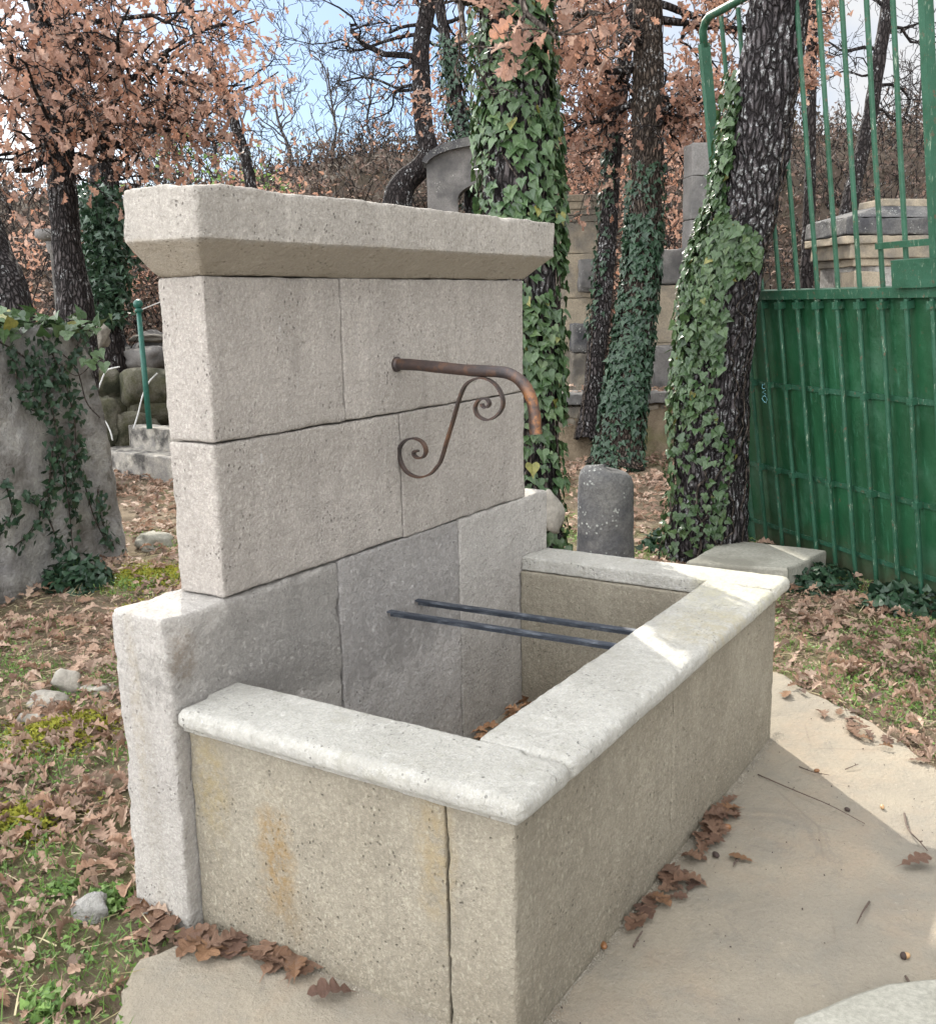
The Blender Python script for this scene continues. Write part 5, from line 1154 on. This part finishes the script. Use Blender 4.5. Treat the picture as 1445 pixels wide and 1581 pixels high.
# ------------------------------------------------------------------ leaves, acorns and twigs lying on the paving
lt = [build('fallen_leaf', (v*[1, 1, .8]), f, M['drift']) for v, f in [oak_tpl(2, c, 50+i) for i, c in enumerate((.2, .4, .55, .3))]]
used = set(); rg = random.Random(11)
def put_leaf(px, py, size, label, group=None, z=.006, flat=True, a=None):
    i = rg.randrange(4); src = lt[i]; p = on_z(px, py, z)
    o = src if i not in used else src.copy()
    if i in used: SC.collection.objects.link(o)
    used.add(i); o.location = tuple(p); o.rotation_euler = (rg.uniform(-.2, .2), rg.uniform(-.2, .2), rg.uniform(0, 6.28) if a is None else a); o.scale = (size*rg.uniform(.85, 1.1), size*rg.uniform(.85, 1.15), size*rg.uniform(.5, 1.3))
    tag(o, label, 'leaf', group)
front = [(gx_, -.945) for gx_ in ()]
for k in range(46):
    t = abs(rg.gauss(0, .5)); x = rg.choice([rg.uniform(.55, 1.35), rg.uniform(.6, 1.0), rg.uniform(1.0, 1.3)]); y = BY-.022-abs(rg.gauss(0, .028))*(3.2 if k % 6 == 0 else 1); q = np.array([x, y, .01]); dd = q-CAM; pxx = PW/2+FPX*(dd@VR)/(dd@VF); pyy = PH/2-FPX*(dd@VU)/(dd@VF)
    put_leaf(pxx, pyy, rg.uniform(.065, .105), 'brown oak leaf in the drift along the front foot of the basin', 'oak leaves drifted along the front of the basin', z=rg.uniform(.003, .014))
for k in range(34):
    t = rg.uniform(0, 1); px = 205+t*265+rg.gauss(0, 10); py = np.interp(px, [205, 300, 400, 470], [1425, 1452, 1476, 1492])+rg.gauss(0, 9)
    put_leaf(px, py, rg.uniform(.075, .115), 'brown oak leaf in the heap at the near foot of the fountain', 'oak leaves heaped at the near corner of the fountain', z=rg.uniform(.003, .02))
put_leaf(512, 1536, .105, 'large lobed oak leaf flat on the paving below the near side of the basin', a=2.4, z=.012)
put_leaf(460, 1507, .075, 'curled brown leaf on the paving left of the large lobed leaf', z=.012)
put_leaf(1413, 1331, .11, 'curled brown leaf where the shadow edge meets the right side of the paving', z=.02)
put_leaf(1395, 1535, .06, 'small dull leaf under the edge stone at the lower right', z=.008)
for k in range(12): put_leaf(rg.uniform(1215, 1400), 0, .07, '', None) if False else None
for k in range(16):
    t = rg.random(); px = 1200+t*230; py = np.interp(px, [1200, 1250, 1330, 1445], [1045, 1068, 1115, 1185])+rg.uniform(2, 26)
    put_leaf(px, py, rg.uniform(.05, .085), 'brown oak leaf strewn along the sunlit outer edge of the paving', 'oak leaves strewn along the outer edge of the paving', z=rg.uniform(.004, .012))
put_leaf(1145, 1326, .07, 'single brown leaf lying just outside the drift near the dark round acorn', z=.008)
put_leaf(212, 1395, .08, 'curled brown leaf leaning against the near foot of the wall', z=.03)
def acorn(px, py, r, az, mat, lab, cup=True, z=0.0):
    p = on_z(px, py, z+r); t = thing('acorn', (p[0], p[1], z), lab, 'acorn'); d = np.array([math.cos(az), math.sin(az), 0]); mb = MB(); A = np.linspace(0, math.pi, 9)
    mb.tube([p+d*(-r*1.35*math.cos(a)) for a in A], [r*math.sin(a)**.8*.92+.0001 for a in A], 12); mb.build('nut', M[mat], t, True)
    if cup:
        mb = MB(); A = np.linspace(0, math.pi*.6, 6); mb.tube([p-d*r*.55+d*(-r*.95*math.cos(a)) for a in A], [r*1.12*math.sin(a)+.0001 for a in A], 12); mb.build('cup', M['cup'], t, True)
acorn(1398, 1476, .0085, -.9, 'acorn_tan', 'acorn with a dark cup lying on the paving at lower right')
acorn(1362, 1246, .007, .4, 'acorn_tan', 'small orange-tan acorn on the sunlit paving at right', False)
acorn(1308, 1250, .007, 1.2, 'cup', 'dark acorn at the tip of the long twig on the paving', False)
acorn(1105, 1320, .009, 1, 'cup', 'round dark acorn beside the leaf drift, nearer the camera', False)
acorn(1122, 1277, .010, 2, 'acorn', 'reddish acorn among the drifted leaves', False)
acorn(1261, 1190, .007, 2.2, 'acorn', 'little brown acorn just inside the sunlit paving', False)
acorn(566, 1487, .010, .7, 'acorn_tan', 'tan acorn on the leaf heap at the near foot of the basin', True, .02)
acorn(712+220, 1460, .009, .7, 'acorn', 'brown acorn near the front foot of the basin at the end of the leaf drift', False)
def twig(pts, r, lab):
    P = spline(np.array([on_z(x, y, .006+.006*((i*7) % 3)) for i, (x, y) in enumerate(pts)]), 5); mb = MB(); mb.tube(P, list(np.linspace(r, r*.5, len(P))), 6)
    for k in (len(P)//3, 2*len(P)//3): mb.tube([P[k], P[k]+[r*3*rg.uniform(-1, 1), r*3*rg.uniform(-1, 1), .004]], r*.8, 5)
    tag(mb.build('twig', M['twigm'], None, True), lab, 'twig')
twig([(1170, 1196), (1225, 1220), (1280, 1243), (1335, 1272)], .0022, 'long thin twig crossing from shade into sun on the paving')
twig([(1234, 1184), (1255, 1192), (1280, 1197)], .002, 'short forked twig on the sunlit paving near the basin corner')
twig([(1396, 1256), (1402, 1280), (1420, 1300), (1432, 1314)], .003, 'knobbly twig above the curled leaf at the right edge')
twig([(1342, 1393), (1332, 1408), (1323, 1426)], .003, 'short straight twig alone in the shaded paving')
twig([(1398, 1508), (1410, 1525), (1424, 1533)], .003, 'dark twig by the edge stone at lower right')
twig([(1305, 1188), (1325, 1180)], .002, 'tiny twig in the middle of the sunlit paving')
twig([(1138, 1325), (1132, 1338)], .003, 'stub of twig beside the drifted leaves')
twig([(978, 1462), (985, 1448), (992, 1438)], .003, 'stub of twig at the near end of the leaf drift')
# pebbles and grit along the foot of the basin
V = []; F = []; mb = MB(); oc = [(1, 0, 0), (-1, 0, 0), (0, 1, 0), (0, -1, 0), (0, 0, 1), (0, 0, -1)]; of = [(0, 2, 4), (2, 1, 4), (1, 3, 4), (3, 0, 4), (2, 0, 5), (1, 2, 5), (3, 1, 5), (0, 3, 5)]
tpl = (np.array(oc)*[1, .8, .6]*.5, np.array(of)); n = 2600; x = rng.uniform(0, 1.95, n); y = BY-.003-np.abs(rng.normal(scale=.013, size=n))*np.array([max(.1, 1+1.6*noise.noise(Vector((a*5, 0, 0)))) for a in x]); m2 = 500
x2 = BX0-.004-np.abs(rng.normal(scale=.012, size=m2)); y2 = rng.uniform(-.94, 0, m2); x = np.r_[x, x2]; y = np.r_[y, y2]; n = len(x)
P = np.column_stack([x, y, np.full(n, .003)]); o = leaves('grit', [tpl], P, frames(rng.normal(size=(n, 3)), rng.normal(size=(n, 3))), rng.uniform(.0015, .0055, n), M['pebble']); tag(o, 'pale stone grit gathered along the foot of the basin', 'grit', kind='stuff')
n = 420; xy = rng.uniform([.0, -2.2], [2.6, -.95], (n, 2)); P = np.column_stack([xy, np.full(n, .004)]); o = leaves('crumbs', [tpl], P, frames(rng.normal(size=(n, 3)), rng.normal(size=(n, 3))), rng.uniform(.002, .007, n)*rng.uniform(.4, 1.2, n), M['cup']); tag(o, 'dark crumbs of bark and bud scales scattered over the paving', 'debris', kind='stuff')
# leaves washed to the floor of the basin
n = 60; P = np.column_stack([rng.uniform(1.2, 1.73, n), -.02-np.abs(rng.normal(scale=.12, size=n)), rng.uniform(.014, .03, n)])
P[:, 0] = np.where(P[:, 1] < -.3, 1.6, P[:, 0]); o = leaves('basin_litter', OAK1, P, frames(rng.normal(size=(n, 3))*[1, 1, .2], rng.normal(scale=.3, size=(n, 3))+[0, 0, 1]), rng.uniform(.04, .08, n), M['drift']); tag(o, 'dark wet leaves lying on the floor of the basin', 'leaf litter', kind='stuff')
